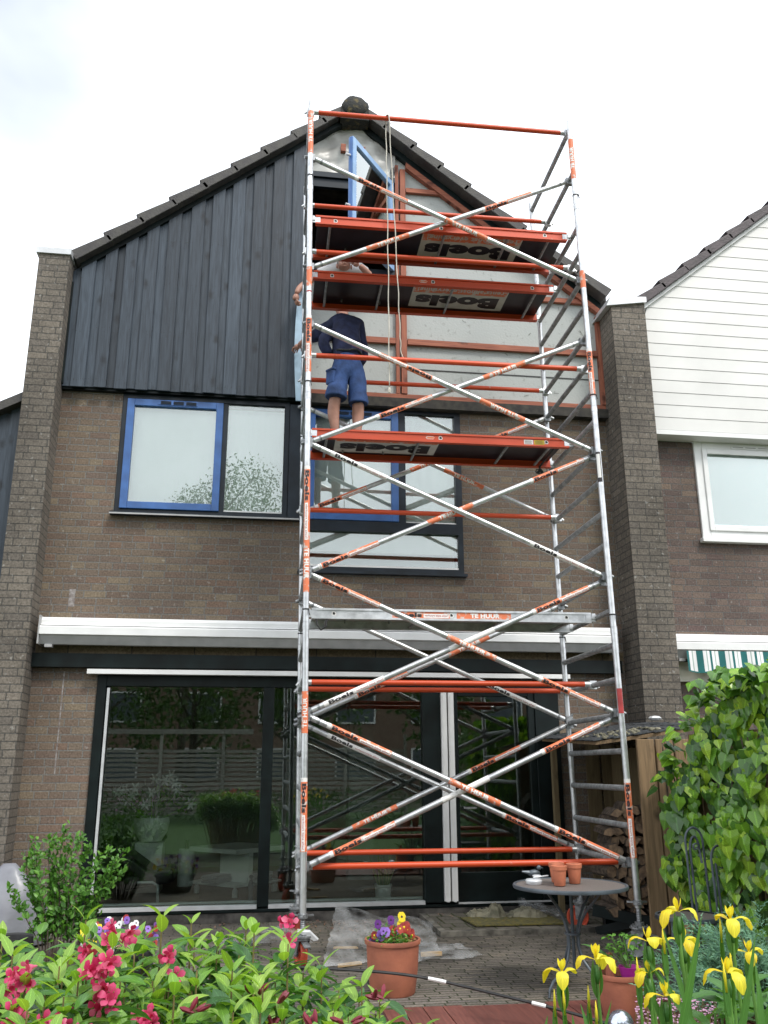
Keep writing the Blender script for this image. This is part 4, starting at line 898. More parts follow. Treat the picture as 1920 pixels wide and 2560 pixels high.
castor(1, 0, .40, .9, M['alu_dull'], M['black'], '')
castor(0, 1, .36, .5, M['red_wheel'], M['red_wheel'], '')
castor(1, 1, .36, pi / 2 - .25, M['red_wheel'], M['red_wheel'], '')
# tape and hose scraps at the foot of the near left post
P_ = TP(0, 0, .30); t = MB(); t.hexa([P_ + V3(v) for v in ((-.04, -.05, -.04), (.05, -.05, -.045), (.11, -.04, -.10), (.08, -.04, -.105), (-.04, -.045, -.02), (.05, -.045, -.03), (.115, -.035, -.09), (.08, -.035, -.09))]); t.build('brake_lever', M['zinc'], tower)

# ropes
def rope(pts, r, label):
    t = MB(); out = []
    n = 60; L_ = len(pts) - 1
    for k in range(n + 1):
        u = k / n * L_; i = min(int(u), L_ - 1); f = u - i; out.append(V3(pts[i]).lerp(V3(pts[i + 1]), f) + V3((.003 * sin(k * 1.1), .003 * cos(k * 1.3), 0)))
    t.tube(out, r, 6); return tag(t.build('rope', M['rope'], smooth='full'), label, 'rope')
zt = rz(0) + .04
rope([(1.069, 7.09, zt - .02), (1.07, 7.15, zt + .012), (1.07, 7.18, zt - .03), (1.076, 7.17, 6.9), (1.085, 7.16, 5.7), (1.088, 7.16, 4.66)], .005, 'left one of two cream ropes, reaching lowest below the top rail')
t = bpy.data.objects['rope']; k_ = MB(); k_.lathe((1.088, 7.16, 4.60), [(0, .0), (.012, .01), (.016, .035), (.008, .06), (.0, .075)], 8); k_.build('rope_knot', M['rope'], t)
rope([(1.079, 7.09, zt - .02), (1.08, 7.13, zt + .012), (1.09, 7.10, zt - .03), (1.12, 7.11, 6.8), (1.17, 7.14, 5.7), (1.19, 7.16, 5.2), (1.205, 7.2, 5.02), (1.232, 7.22, 4.98)], .005, 'right one of two cream ropes, slanting and ending at the middle orange rail')

# ------------------------------------------------------------------ people
def skin(name, verts, edges, mt, parent, root=0, lv=2):
    o_ = org(parent); me = bpy.data.meshes.new(name); me.from_pydata([tuple(V3(v[:3]) - o_) for v in verts], edges, []); me.materials.append(mt)
    o = bpy.data.objects.new(name, me); C.objects.link(o); o.parent = parent; ORG[o.name] = o_
    q = o.modifiers.new('skin', 'SKIN'); q.use_smooth_shade = True; q.branch_smoothing = .6
    for i, v in enumerate(verts):
        r = v[3]; d_ = me.skin_vertices[0].data[i]; d_.radius = r if isinstance(r, tuple) else (r, r)
    me.skin_vertices[0].data[root].use_root = True
    s_ = o.modifiers.new('sub', 'SUBSURF'); s_.levels = lv; s_.render_levels = lv
    return o
def hand(body_parent, wrist, dirn, palm_n, mt, curl=.5, sc=1.0):
    """five separate fingers rooted in a palm"""
    w = V3(wrist); d = V3(dirn).normalized(); n = V3(palm_n); n = (n - d * n.dot(d)).normalized(); s_ = d.cross(n)
    vs = [(*w, .024 * sc), (*(w + d * .035 * sc), (.036 * sc)), (*(w + d * .075 * sc), .034 * sc)]; ed = [(0, 1), (1, 2)]
    o = skin('hand', vs, ed, mt, body_parent)
    for k, (off, ln) in enumerate([(-.030, .070), (-.010, .080), (.010, .075), (.029, .060)]):
        b0 = w + d * .065 * sc + s_ * off * sc; d1 = (d * cos(curl * .6) + n * sin(curl * .6)); d2 = (d * cos(curl * 1.6) + n * sin(curl * 1.6)); d3 = (d * cos(curl * 2.4) + n * sin(curl * 2.4))
        p1 = b0 + d1 * ln * .45 * sc; p2 = p1 + d2 * ln * .32 * sc; p3 = p2 + d3 * ln * .25 * sc
        skin('finger', [(*b0, .0095 * sc), (*p1, .009 * sc), (*p2, .008 * sc), (*p3, .0065 * sc)], [(0, 1), (1, 2), (2, 3)], mt, o, lv=1)
    b0 = w + d * .02 * sc - s_ * .028 * sc; p1 = b0 + (d * .6 - s_ * .8 + n * .3) * .035 * sc; p2 = p1 + (d * .9 - s_ * .2 + n * .6) * .032 * sc
    skin('thumb', [(*b0, .012 * sc), (*p1, .0105 * sc), (*p2, .008 * sc)], [(0, 1), (1, 2)], mt, o, lv=1)
    return o
# man on the third platform, back to us, leaning to the wall
DZ = rz(9) + .03
m1 = thing('person', 'person in a navy sweater and blue shorts standing on the lowest orange platform, back turned', 'person', (.80, 7.97, DZ))
pv = (.80, 8.0, DZ + .93)
body = [(*pv, .112), (.79, 8.04, DZ + 1.10, .115), (.785, 8.13, DZ + 1.28, .13), (.785, 8.25, DZ + 1.47, .13), (.785, 8.40, DZ + 1.57, .06), (.785, 8.48, DZ + 1.66, .055),
        (.785, 8.53, DZ + 1.76, .085), (.785, 8.55, DZ + 1.84, .08), # head 6,7
        (.72, 7.99, DZ + .80, .075), (.675, 7.93, DZ + .49, .060), (.655, 7.98, DZ + .32, .066), (.685, 7.98, DZ + .10, .036), (.685, 7.86 + .1, DZ + .05, .04), (.68, 8.10, DZ + .035, .035),  # left leg 8..13
        (.88, 8.0, DZ + .80, .075), (.90, 7.96, DZ + .47, .060), (.905, 8.02, DZ + .31, .066), (.895, 8.0, DZ + .10, .036), (.895, 7.99, DZ + .05, .04), (.91, 8.12, DZ + .035, .035),  # 14..19
        (.66, 8.27, DZ + 1.42, .055), (.50, 8.42, DZ + 1.36, .045), (.40, 8.60, DZ + 1.40, .040), (.335, 8.78, DZ + 1.42, .028),  # left arm 20..23
        (.93, 8.26, DZ + 1.40, .055), (.985, 8.36, DZ + 1.12, .045), (.90, 8.52, DZ + 1.02, .038)]  # right arm 24..26
be = [(0, 1), (1, 2), (2, 3), (3, 4), (4, 5), (5, 6), (6, 7), (0, 8), (8, 9), (9, 10), (10, 11), (11, 12), (12, 13), (0, 14), (14, 15), (15, 16), (16, 17), (17, 18), (18, 19), (3, 20), (20, 21), (21, 22), (22, 23), (3, 24), (24, 25), (25, 26)]
skin('body', body, be, M['skin'], m1)
hand(m1, (.335, 8.78, DZ + 1.42), (-.3, .8, .1), (0, 0, -1), M['skin'], .5); hand(m1, (.90, 8.52, DZ + 1.02), (-.5, .6, .1), (0, 1, 0), M['skin'], .6)
sw = skin('sweater', [(.80, 8.0, DZ + .83, (.18, .16)), (.79, 8.04, DZ + 1.08, (.165, .145)), (.785, 8.13, DZ + 1.32, .172), (.785, 8.25, DZ + 1.47, .152), (.785, 8.37, DZ + 1.56, .09), (.66, 8.27, DZ + 1.43, .088), (.50, 8.42, DZ + 1.36, .074), (.43, 8.53, DZ + 1.385, .062), (.93, 8.26, DZ + 1.41, .092), (.985, 8.36, DZ + 1.12, .075), (.92, 8.49, DZ + 1.04, .055)],
     [(0, 1), (1, 2), (2, 3), (3, 4), (3, 5), (5, 6), (6, 7), (3, 8), (8, 9), (9, 10)], M['navy'], m1)
def wrinkle(o, st, sz, seed=0):
    tx = bpy.data.textures.new('cloth', 'CLOUDS'); tx.noise_scale = sz; tx.noise_depth = 3
    d_ = o.modifiers.new('disp', 'DISPLACE'); d_.texture = tx; d_.strength = st; d_.mid_level = .5
# left elbow flares behind: the other sleeve hanging by the waist
skin('sleeve', [(.68, 8.16, DZ + 1.27, .07), (.565, 8.02, DZ + 1.16, .066), (.545, 7.98, DZ + 1.05, .064), (.62, 8.03, DZ + .95, .052)], [(0, 1), (1, 2), (2, 3)], M['navy'], m1)
sh = skin('shorts', [(.80, 8.0, DZ + 1.0, .15), (.80, 8.0, DZ + .84, .175), (.715, 7.97, DZ + .72, .125), (.69, 7.94, DZ + .58, .106), (.672, 7.93, DZ + .46, .112), (.672, 7.93, DZ + .452, .114), (.885, 7.99, DZ + .72, .125), (.895, 7.97, DZ + .56, .104), (.90, 7.97, DZ + .42, .106), (.90, 7.97, DZ + .412, .108)],
     [(0, 1), (1, 2), (2, 3), (3, 4), (4, 5), (1, 6), (6, 7), (7, 8), (8, 9)], M['denim'], m1)
wrinkle(sh, .04, .10); wrinkle(sw, .022, .12)
t = MB(); t.tube([(.80 + .135 * cos(a * pi / 12), 8.0 + .13 * sin(a * pi / 12), DZ + .96 + .012 * sin(a)) for a in range(25)], .012, 8); t.build('belt', M['black'], m1, smooth=True)
t = MB(); t.obox((.622, 7.90, DZ + .66), (.55, -.75, 0), (.75, .55, 0), (0, 0, 1), .055, .018, .07); t.obox((.622, 7.895, DZ + .735), (.55, -.75, 0), (.75, .55, 0), (0, 0, 1), .06, .022, .014)
q = t.build('cargo_pocket', M['denim'], sh).modifiers.new('b', 'BEVEL'); q.width = .01; q.segments = 3
for (x, y) in ((.685, 7.98), (.895, 8.0)):
    skin('sock', [(x, y, DZ + .155, .044), (x, y, DZ + .08, .046), (x, y + .02, DZ + .05, .045)], [(0, 1), (1, 2)], M['black'], m1, lv=1)
    skin('shoe', [(x, y - .03, DZ + .04, .046), (x, y + .06, DZ + .04, .046), (x + .005, y + .17, DZ + .032, .040)], [(0, 1), (1, 2)], M['black'], m1, lv=2)
t = MB(); t.blob((.785, 8.525, DZ + 1.81), (.088, .095, .10), 14); t.build('hair', M['hair_dark'], m1, smooth='full')
# face of the first man (turned to the wall)
t = MB(); t.blob((.785, 8.635, DZ + 1.78), (.014, .02, .022), 8)
for s_ in (-1, 1): t.blob((.785 + s_ * .032, 8.615, DZ + 1.805), (.012, .008, .008), 8); t.blob((.785 + s_ * .088, 8.54, DZ + 1.78), (.012, .02, .03), 8)
t.blob((.785, 8.62, DZ + 1.735), (.025, .01, .007), 8); t.build('face', M['skin'], m1, smooth='full')
# man in white leaning out of the gable opening
m2 = thing('person', 'person in a white T-shirt leaning head down out of the gable opening above the platforms', 'person', (.85, 9.7, 6.02))
DB = -.055
b2 = [(.86, 9.62, 6.98, .13), (.86, 9.35, 7.12, .13), (.85, 9.08, 7.10, .14), (.84, 8.92, 7.02, .12), (.83, 8.84, 6.98, .055), (.825, 8.78, 6.95, .065), (.82, 8.73, 6.90, .078), (.82, 8.72, 6.845, .062),
      (.66, 8.95, 6.98, .07), (.46, 8.92, 6.80, .048), (.325, 8.86, 6.58, .038), (.295, 8.84, 6.50, .028),
      (1.03, 8.95, 6.98, .07), (1.12, 8.80, 6.83, .048), (.99, 8.70, 6.84, .032),
      (.78, 9.68, 6.85, .10), (.78, 9.70, 6.45, .07), (.78, 9.72, 6.10, .045), (.95, 9.68, 6.85, .10), (.95, 9.70, 6.45, .07), (.95, 9.72, 6.10, .045)]
e2 = [(0, 1), (1, 2), (2, 3), (3, 4), (4, 5), (5, 6), (6, 7), (3, 8), (8, 9), (9, 10), (10, 11), (3, 12), (12, 13), (13, 14), (0, 15), (15, 16), (16, 17), (0, 18), (18, 19), (19, 20)]
b2 = [(v[0], v[1], v[2] + (DB if k not in (10, 11, 14) else 0), v[3]) for k, v in enumerate(b2)]
skin('body', b2, e2, M['skin'], m2)
hand(m2, (.295, 8.84, 6.50), (-.05, .05, -1), (1, .2, 0), M['skin'], .75, 1.15); hand(m2, (.99, 8.70, 6.84), (-.7, -.1, .1), (0, 0, 1), M['skin'], .9)
ts = skin('tshirt', [(.86, 9.60, 6.99, .155), (.86, 9.35, 7.08, .155), (.85, 9.08, 7.04, .165), (.845, 8.93, 6.97, .15), (.66, 8.93, 6.91, .10), (.52, 8.91, 6.82, .085), (1.03, 8.93, 6.91, .105), (1.10, 8.83, 6.83, .088)], [(0, 1), (1, 2), (2, 3), (3, 4), (4, 5), (3, 6), (6, 7)], M['tshirt'], m2)
wrinkle(ts, .04, .10)
t = MB(); t.blob((.82, 8.79, 6.915), (.08, .07, .075), 14); t.build('hair', M['hair'], m2, smooth='full')
t = MB(); t.blob((.82, 8.652, 6.825), (.014, .022, .018), 8)
for s_ in (-1, 1): t.blob((.82 + s_ * .03, 8.665, 6.85), (.012, .008, .008), 8); t.blob((.82 + s_ * .08, 8.74, 6.83), (.012, .02, .03), 8)
t.blob((.82, 8.66, 6.79), (.025, .01, .007), 8); t.build('face', M['skin'], m2, smooth='full')
skin('trousers', [(.86, 9.64, 6.96, .14), (.78, 9.68, 6.80, .11), (.78, 9.70, 6.45, .09), (.78, 9.72, 6.08, .07), (.95, 9.68, 6.80, .11), (.95, 9.70, 6.45, .09), (.95, 9.72, 6.08, .07)], [(0, 1), (1, 2), (2, 3), (0, 4), (4, 5), (5, 6)], M['denim'], m2)
# long pale blue strip board held against the cladding edge
t = MB(); n = 14; vs_ = []
for k in range(n + 1):
    u = k / n; z = 5.25 + 1.42 * u; bow = .030 * sin(pi * u); x = .325 - bow + (.02 if u > .92 else 0)
    vs_ += [(x, 8.93, z), (x + .10, 8.93, z), (x + .10, 8.945, z), (x, 8.945, z)]
fs_ = [(3, 2, 1, 0), tuple(4 * n + i for i in range(4))]
for k in range(n):
    for j in range(4): a = 4 * k; fs_.append((a + j, a + (j + 1) % 4, a + 4 + (j + 1) % 4, a + 4 + j))
t.add(vs_, fs_); tag(t.build('trim_board', mat('pale_blue_film_board', (.36, .50, .62), .4, var=.08)), 'long thin pale blue board held upright at the edge of the black boards', 'board')
# ------------------------------------------------------------------ plants: leaf primitive
def leaf(mb, p, d, n, L_, w, curl=.3, fold=.25, seg=4, shape=0, mi=0, ser=0):
    p = V3(p); d = V3(d).normalized(); n = V3(n); n = n - d * n.dot(d)
    if n.length < 1e-4: n = d.orthogonal()
    n.normalize(); s = d.cross(n); vs = []; uv = []
    for i in range(seg + 1):
        u = i / seg
        if shape == 0: ww = sin(pi * min(1, u ** .8 * .97 + .015)) ** .85
        elif shape == 1: ww = (1 - u ** 2.6) * min(1, .25 + u * 5)           # strap
        elif shape == 2: ww = sin(pi * (u * .86 + .14) ** .7) if u < 1 else .02    # ivy, broad near the base
        else: ww = sin(pi * min(1, (.12 + .88 * u) ** 1.5)) ** .7            # petal, broad near the tip
        ww = max(ww, .03) * w * .5; a = curl * u
        c = p + d * (L_ * (sin(a) / curl if abs(curl) > .01 else u)) - n * (L_ * ((1 - cos(a)) / curl if abs(curl) > .01 else 0))
        nn = n * cos(a) + d * sin(a)
        k = (1 + ser * (1 if i % 2 else -1))
        vs += [c - s * ww * k + nn * ww * fold, c, c + s * ww * k + nn * ww * fold]; uv += [(u, 0), (u, .5), (u, 1)]
    fs = []
    for i in range(seg):
        a = 3 * i; fs += [(a, a + 1, a + 4, a + 3), (a + 1, a + 2, a + 5, a + 4)]
    mb.add(vs, fs, mi, uv)
def rdir(zmin=-1, zmax=1):
    z = ru(zmin, zmax); a = ru(0, 2 * pi); r = sqrt(max(0, 1 - z * z)); return V3((r * cos(a), r * sin(a), z))

# weigela in the lower left foreground
wg = thing('weigela_shrub', 'leafy weigela shrub with crimson flowers filling the lower left foreground', 'shrub', (-.2, 2.5, 0))
tops = []      # shoot tips: x, y, z (top leaf whorl), size
for (x, y, z) in [(-.20, 2.35, 1.06), (-.40, 2.5, 1.035), (-.62, 2.6, .98), (-.50, 2.2, 1.01), (-.29, 2.2, 1.02), (-.10, 2.1, .99), (.02, 2.4, 1.01), (.10, 2.3, 1.0), (.20, 2.55, .90), (.30, 2.5, .86), (.36, 2.6, .80), (-.35, 2.0, .97), (-.02, 2.0, .93), (.08, 2.05, .90), (.20, 2.2, .875), (.32, 2.25, .82), (-.55, 2.0, .94), (.0, 2.7, .97), (-.75, 2.8, .93), (-.15, 2.7, .99), (.12, 2.75, .93),
          (.42, 2.35, .78)]: tops.append((x, y, z, 1.0))
for k in range(330):
    x = ru(-.85, .46); y = ru(1.75, 2.75); zt = 1.02 - max(0, x - .02) * .50 - .02 * abs(x + .2)
    tops.append((x, y, zt - ru(.04, .26), ru(.6, .95)))
sm = MB(); lf = MB(); yl = MB()
for (x, y, z, s_) in tops:
    base = V3((x * .55 - .1 + ru(-.08, .08), 2.45 + (y - 2.45) * .4, 0)); tip = V3((x, y, z)); mid = base.lerp(tip, .55) + V3((ru(-.06, .06), ru(-.06, .06), .05))
    pts = [base, mid, tip - V3((0, 0, .12)), tip]; sm.tube(pts, [.006, .004, .0028, .0018], 5)
    ph = ru(0, pi); nn = 7 if s_ > .99 else 6
    for k in range(nn):
        q = tip - V3((0, 0, 1)) * (.005 + k * .034) + V3((x - base.x, y - base.y, 0)) * (-.04 * k)
        ph += pi / 2
        for sg in (0, pi):
            a = ph + sg + ru(-.25, .25); el = .95 - k * .22 + ru(-.15, .15); el = max(el, -.25)
            d = V3((cos(a) * cos(el), sin(a) * cos(el), sin(el))); ln = (.046 + .015 * min(k, 3.2) + ru(-.008, .014)) * (.8 + .3 * s_)
            leaf(yl if k < 2 and s_ > .7 else lf, q + d * .006, d, V3((0, 0, 1)) * .9 + d * -.2 + rdir() * .18, ln, ln * ru(.34, .43), curl=ru(.3, .9), fold=ru(.12, .42), seg=6, ser=.035)
for k in range(3000):
    x = ru(-.9, .5); y = ru(1.72, 2.8); zt = .985 - max(0, x) * .5; d = rdir(-.4, .6); ln = ru(.045, .09)
    leaf(lf, (x, y, zt - ru(.02, .38)), d, V3((0, 0, 1)) + rdir() * .4, ln, ln * ru(.34, .44), curl=ru(.2, .8), fold=ru(.1, .4), seg=5)
lo_ = lf.build('foliage', M['weigela'], wg, smooth='full'); yl.build('young_leaves', M['young'], wg, smooth='full'); sm.build('stems', M['stem'], wg, smooth=True)
def bell(mb, c, d, s=1.0):
    c = V3(c); d = V3(d).normalized(); r1 = d.orthogonal().normalized(); r2 = d.cross(r1)
    mb.lathe(c - d * .026 * s, [(.0022 * s, 0), (.004 * s, .009 * s), (.0075 * s, .018 * s), (.009 * s, .027 * s)], 8, 0, d)
    for k in range(5):
        a = 2 * pi * k / 5 + ru(-.2, .2); o = r1 * cos(a) + r2 * sin(a)
        leaf(mb, c + o * .007 * s, o * .5 + d * ru(.7, 1.3), -d + o * .2, ru(.014, .02) * s, .015 * s, curl=-ru(.6, 1.8), fold=ru(-.3, .4), seg=4, shape=3)
fl_pts = [(-.50, 2.02, .915), (-.47, 2.15, .965), (-.36, 1.98, .905), (-.38, 1.90, .86), (-.30, 1.93, .885), (-.33, 2.25, .985), (-.26, 2.05, .935), (-.41, 1.88, .825), (-.28, 2.3, 1.01), (-.20, 2.0, .90), (-.34, 1.86, .835), (-.30, 2.12, .985), (-.43, 2.0, .93), (.10, 2.55, .975), (-.44, 1.93, .87), (-.45, 1.86, .80), (-.16, 2.25, .955), (.02, 1.86, .80)]
for i, (x, y, z) in enumerate(fl_pts):
    fm = MB(); n = 5 if i < 12 else 3
    for k in range(n):
        d = V3((ru(-.7, .7), -ru(.4, 1.0), ru(-.2, .6))); bell(fm, V3((x, y - .03, z + .02)) + V3((ru(-.028, .028), ru(-.02, .01), ru(-.024, .024))), d, ru(.85, 1.1))
        for q in range(3): fm.tube([V3((x, y, z)) + d.normalized() * .004, V3((x, y, z)) + d.normalized() * .02 + rdir() * .004], .0012, 4, 1)
    fm.build('flower_cluster', [M['pink'], M['palepink']], wg, smooth='full')
for i in range(22):
    fm = MB(); c = V3((ru(-.55, .3), ru(1.85, 2.3), ru(.78, .95) - .0))
    for k in range(4):
        d = (rdir(.2, 1)); q = c + V3((ru(-.012, .012), ru(-.012, .012), 0)); fm.tube([q, q + d * .01, q + d * .022, q + d * .03], [.0015, .0045, .005, .0015], 6)
    fm.build('flower_bud', M['bud'], wg, smooth=True)

# yellow flag irises, each flower stem a plant of its own
def ray_pt(x, y, Y):
    d = RT * ((x - 960) / 2202.8) + UP * (-(y - 1280) / 2202.8) + FW; return V3((0, 0, 1.4)) + d * (Y / d.y)
def iris(x, y, z, rot, tilt, sz, label, fl_=True):
    t = thing('iris', label, 'iris', (x + .02, y, 0), 'yellow irises in the lower right foreground')
    top = V3((x, y, z)); st = MB(); st.tube([(x + .03, y + .02, 0), (x + .02, y + .01, z * .5), top - V3((0, 0, .09)), top - V3((0, 0, .012))], [.006, .005, .0042, .0045], 8); st.build('stem', M['irisstem'], t, smooth=True)
    sp = MB(); leaf(sp, top - V3((.004, 0, .085)), (-.08, 0, 1), (-1, -.3, 0), .085, .017, curl=.1, fold=.6, seg=6); leaf(sp, top - V3((-.004, 0, .08)), (.1, 0, 1), (1, .2, 0), .07, .015, curl=.1, fold=.6, seg=6)
    sp.tube([top - V3((0, 0, .055)), top - V3((0, 0, .035)), top - V3((0, 0, .012))], [.004, .0085, .005], 8); sp.build('spathe', M['irisleaf'], t, smooth='full')
    f = MB(); jt = [ru(-1, 1) for _ in range(3)]
    for k in range(3):
        a = ru(-.12, .12) + rot + 2 * pi * k / 3; o = V3((cos(a), sin(a), 0)); zz = V3((0, 0, 1))
        vs = []; uv = []; seg = 9; Lp = .049 * sz
        for i in range(seg + 1):          # fall: rises, arches over, hangs down
            u = i / seg; r = Lp * (.06 + (.92 + jt[k] * .2) * sin(u * 1.55)); h = Lp * (.34 * sin(u * 2.0) - (.72 + jt[k] * .3) * u ** 2.4) * (1 + tilt * (k - 1) * .35)
            ww = (.07 + .235 * max(0, sin(pi * min(1, (u * .95) ** 1.7))) ** .8) * Lp * 1.0 if u < 1 else .05 * Lp
            s_ = V3((-sin(a), cos(a), 0)); c = top + o * r + zz * h; nn = (o * (.2 + u) + zz * (1 - u)).normalized(); rip = .12 * sin(i * 2.1 + k)
            vs += [c - s_ * ww - nn * ww * (.30 + rip), c - s_ * ww * .5 - nn * ww * .05, c, c + s_ * ww * .5 - nn * ww * .05, c + s_ * ww - nn * ww * (.30 - rip)]; uv += [(u, j / 4) for j in range(5)]
        fs = []
        for i in range(seg):
            for j in range(4): a0 = 5 * i + j; fs.append((a0, a0 + 1, a0 + 6, a0 + 5))
        f.add(vs, fs, 0, uv)
        a2 = a + .15; o2 = V3((cos(a2), sin(a2), 0)); leaf(f, top + V3((0, 0, .004)), o2 * .75 + zz * .75, -o2 + zz * .5, Lp * .62, Lp * .28, curl=-.9, fold=.3, seg=5, shape=3)
        a3 = a + pi / 3; o3 = V3((cos(a3), sin(a3), 0)); leaf(f, top, o3 * .35 + zz, -o3, Lp * .48, Lp * .16, curl=-.5, fold=.4, seg=4)
    f.build('petals', M['iris'], t, smooth='full'); return t
irs = [((1405, 2432), 2.25, .2, .4, 1.0, 'leftmost yellow iris, low in front of the table legs'), ((1490, 2398), 2.25, 1.0, .2, 1.1, 'second yellow iris from the left, open wide before the table leg'), ((1620, 2352), 2.3, .5, .8, 1.05, 'yellow iris leaning before the black scaffold castor'),
       ((1694, 2278), 2.3, 1.5, .3, 1.05, 'tallest yellow iris, its petals in front of the iron chair seat'), ((1708, 2352), 2.4, 2.6, .3, 1.0, 'yellow iris directly below the tallest one'), ((1826, 2300), 2.3, .1, .1, 1.1, 'yellow iris before the juniper, high on the right'),
       ((1872, 2382), 2.4, 2.2, .6, 1.0, 'yellow iris nearest to the right edge of the picture'), ((1818, 2432), 2.2, .6, .3, 1.1, 'big yellow iris low on the right, under the two by the juniper'), ((1622, 2432), 2.3, 1.7, .7, .95, 'yellow iris behind sword leaves, right of the pot with basil'), ((1662, 2490), 2.2, .9, .2, 1.0, 'lowest yellow iris, facing the viewer above the small pink flowers')]
for (px, Y, r, tl, sz, lb) in irs:
    q = ray_pt(px[0], px[1], Y); iris(q.x, q.y, q.z, r, tl, sz, lb)
bud_px = [((1376, 2490), 2.3), ((1428, 2475), 2.25), ((1465, 2480), 2.25), ((1493, 2505), 2.25), ((1607, 2400), 2.3), ((1790, 2300), 2.35), ((1826, 2420), 2.1), ((1672, 2330), 2.3), ((1810, 2390), 2.3)]
bm_ = thing('iris_bud', 'pointed green and yellow iris bud on a thin stem among the open irises', 'iris bud', (1.0, 2.3, 0), 'unopened iris buds')
s_ = MB(); s_.tube([(1.0, 2.3, 0), (1.0, 2.3, .80)], [.005, .0035], 6); so = s_.build('stem', M['irisstem'], bm_, smooth=True)
s_ = MB(); leaf(s_, (1.0, 2.3, .79), (0, 0, 1), (-.3, -1, 0), .105, .013, curl=.05, fold=.7, seg=6); leaf(s_, (1.0, 2.302, .79), (0, 0, 1), (.3, 1, 0), .10, .013, curl=.05, fold=.7, seg=6); s_.build('sheath', M['irisleaf'], bm_, smooth='full')
s_ = MB(); s_.tube([(1.0, 2.3, .85), (1.0, 2.3, .885), (1.0, 2.3, .91)], [.003, .0035, .0006], 8); s_.build('bud_tip', M['iris'], bm_, smooth='full')
bl = ['leftmost iris bud, between the two left irises and the picture bottom', 'iris bud just right of the leftmost open iris', 'iris bud left of the stem of the second iris from the left', 'iris bud below the second open iris from the left', 'iris bud left of the iris before the black castor', 'tall iris bud left of the iris in front of the juniper', 'iris bud standing inside the big low iris on the right', 'iris bud left of the tallest open iris', 'iris bud behind and above the big low iris on the right']
for i, (p, Y) in enumerate(bud_px):
    q = ray_pt(p[0], p[1], Y); o = bm_ if i == 0 else copy_tree(bm_); o['label'] = bl[i]; o.location = (q.x, q.y, q.z - .90); o.rotation_euler = (ru(-.03, .03), ru(-.03, .03), ru(0, 3))
# sword leaves
lt = thing('iris_leaves', 'clump of tall green sword leaves between the irises', 'leaves', (1.1, 2.3, 0))
for (p0, p1, Y, w) in [((1760, 2600), (1600, 2380), 2.3, .022), ((1690, 2640), (1756, 2290), 2.15, .026), ((1790, 2650), (1640, 2420), 2.2, .022), ((1840, 2640), (1896, 2340), 2.2, .024), ((1905, 2640), (1902, 2400), 2.1, .022), ((1750, 2640), (1660, 2300), 2.35, .02), ((1480, 2620), (1455, 2510), 2.2, .013), ((1500, 2620), (1528, 2500), 2.2, .010), ((1440, 2620), (1430, 2535), 2.2, .012),
                      ((1830, 2640), (1790, 2330), 2.35, .02), ((1700, 2640), (1605, 2450), 2.25, .022), ((1640, 2640), (1660, 2520), 2.3, .016), ((1345, 2640), (1372, 2540), 2.2, .015), ((1880, 2640), (1930, 2480), 2.2, .03)]:
    a = ray_pt(*p0, Y); b = ray_pt(*p1, Y); mb_ = MB(); leaf(mb_, a, b - a, (.25, -1, 0), (b - a).length, w, curl=ru(-.15, .25), fold=.25, seg=10, shape=1); mb_.build('leaf', M['irisleaf'], lt, smooth='full')

# broad leaved plant in the corner
t = thing('leafy_plant', 'low plant with broad dark green leaves in the lower right corner', 'plant', (1.35, 2.7, 0)); mb_ = MB()
for k in range(46):
    p = ray_pt(ru(1770, 1960), ru(2470, 2600), ru(2.5, 2.9)); d = rdir(-.1, .7); leaf(mb_, p, d, V3((0, 0, 1)) + rdir() * .3, ru(.10, .15), ru(.035, .05), curl=ru(.3, 1), fold=.25, seg=6)
mb_.build('foliage', M['irisleaf'], t, smooth='full')
mb_ = MB()
for k in range(10): x = 1.35 + ru(-.15, .15); mb_.tube([(1.35, 2.7, 0), (x, 2.7, .4), (x * 1.02, 2.68, .72)], .004, 5)
mb_.build('stems', M['irisstem'], t)
# small pink flowers
t = thing('pink_flower_cushion', 'haze of tiny pink flowers below the lowest iris', 'flowers', (1.45, 3.1, 0)); mb_ = MB(); mg = MB()
for k in range(420):
    p = ray_pt(ru(1590, 1790), 2500 + abs(ru(-1, 1)) ** 1.3 * 110, ru(2.9, 3.4)) + V3((0, 0, ru(-.02, .015)))
    for j in range(4): a = j * pi / 2 + ru(0, 1); leaf(mb_, p, (cos(a), sin(a) * .5, .5), (0, -.5, 1), .006, .0055, seg=2, shape=3)
    if k % 2: mg.tube([p, p - V3((ru(-.03, .03), ru(-.03, .03), .2))], .0012, 3)
mb_.build('blossoms', M['p_heather'], t); mg.build('stems', M['stem'], t)

# ivy over the fence on the right
iv = thing('ivy', 'large leaved bright green ivy hanging over the garden fence on the right', 'ivy', (3.6, 6.3, 0)); mb_ = MB()
def ivy_leaf(mb, p, d, n, s):
    p = V3(p); d = V3(d).normalized(); n = V3(n); n = (n - d * n.dot(d)).normalized(); sd_ = d.cross(n)
    ol = [(0, -.02), (.38, -.14), (.52, .16), (.40, .42), (.22, .72), (0, 1.02), (-.22, .72), (-.40, .42), (-.52, .16), (-.38, -.14)]
    vs = [p + d * s * .38 - n * s * .03]; uv = [(.38, .5)]; cu = ru(.1, .35)
    for (x, y) in ol: vs.append(p + sd_ * x * s * ru(.92, 1.05) + d * y * s - n * (abs(x) * .25 + cu * y * y) * s); uv.append((y, .5 + x * .9))
    mb.add(vs, [(0, i, i + 1) for i in range(1, 10)] + [(0, 10, 1)], 0, uv)
def ivtop(y): return 2.03 - .10 * max(0, y - 6.0) - .80 * max(0, y - 6.45) ** 1.15
bk = MB()
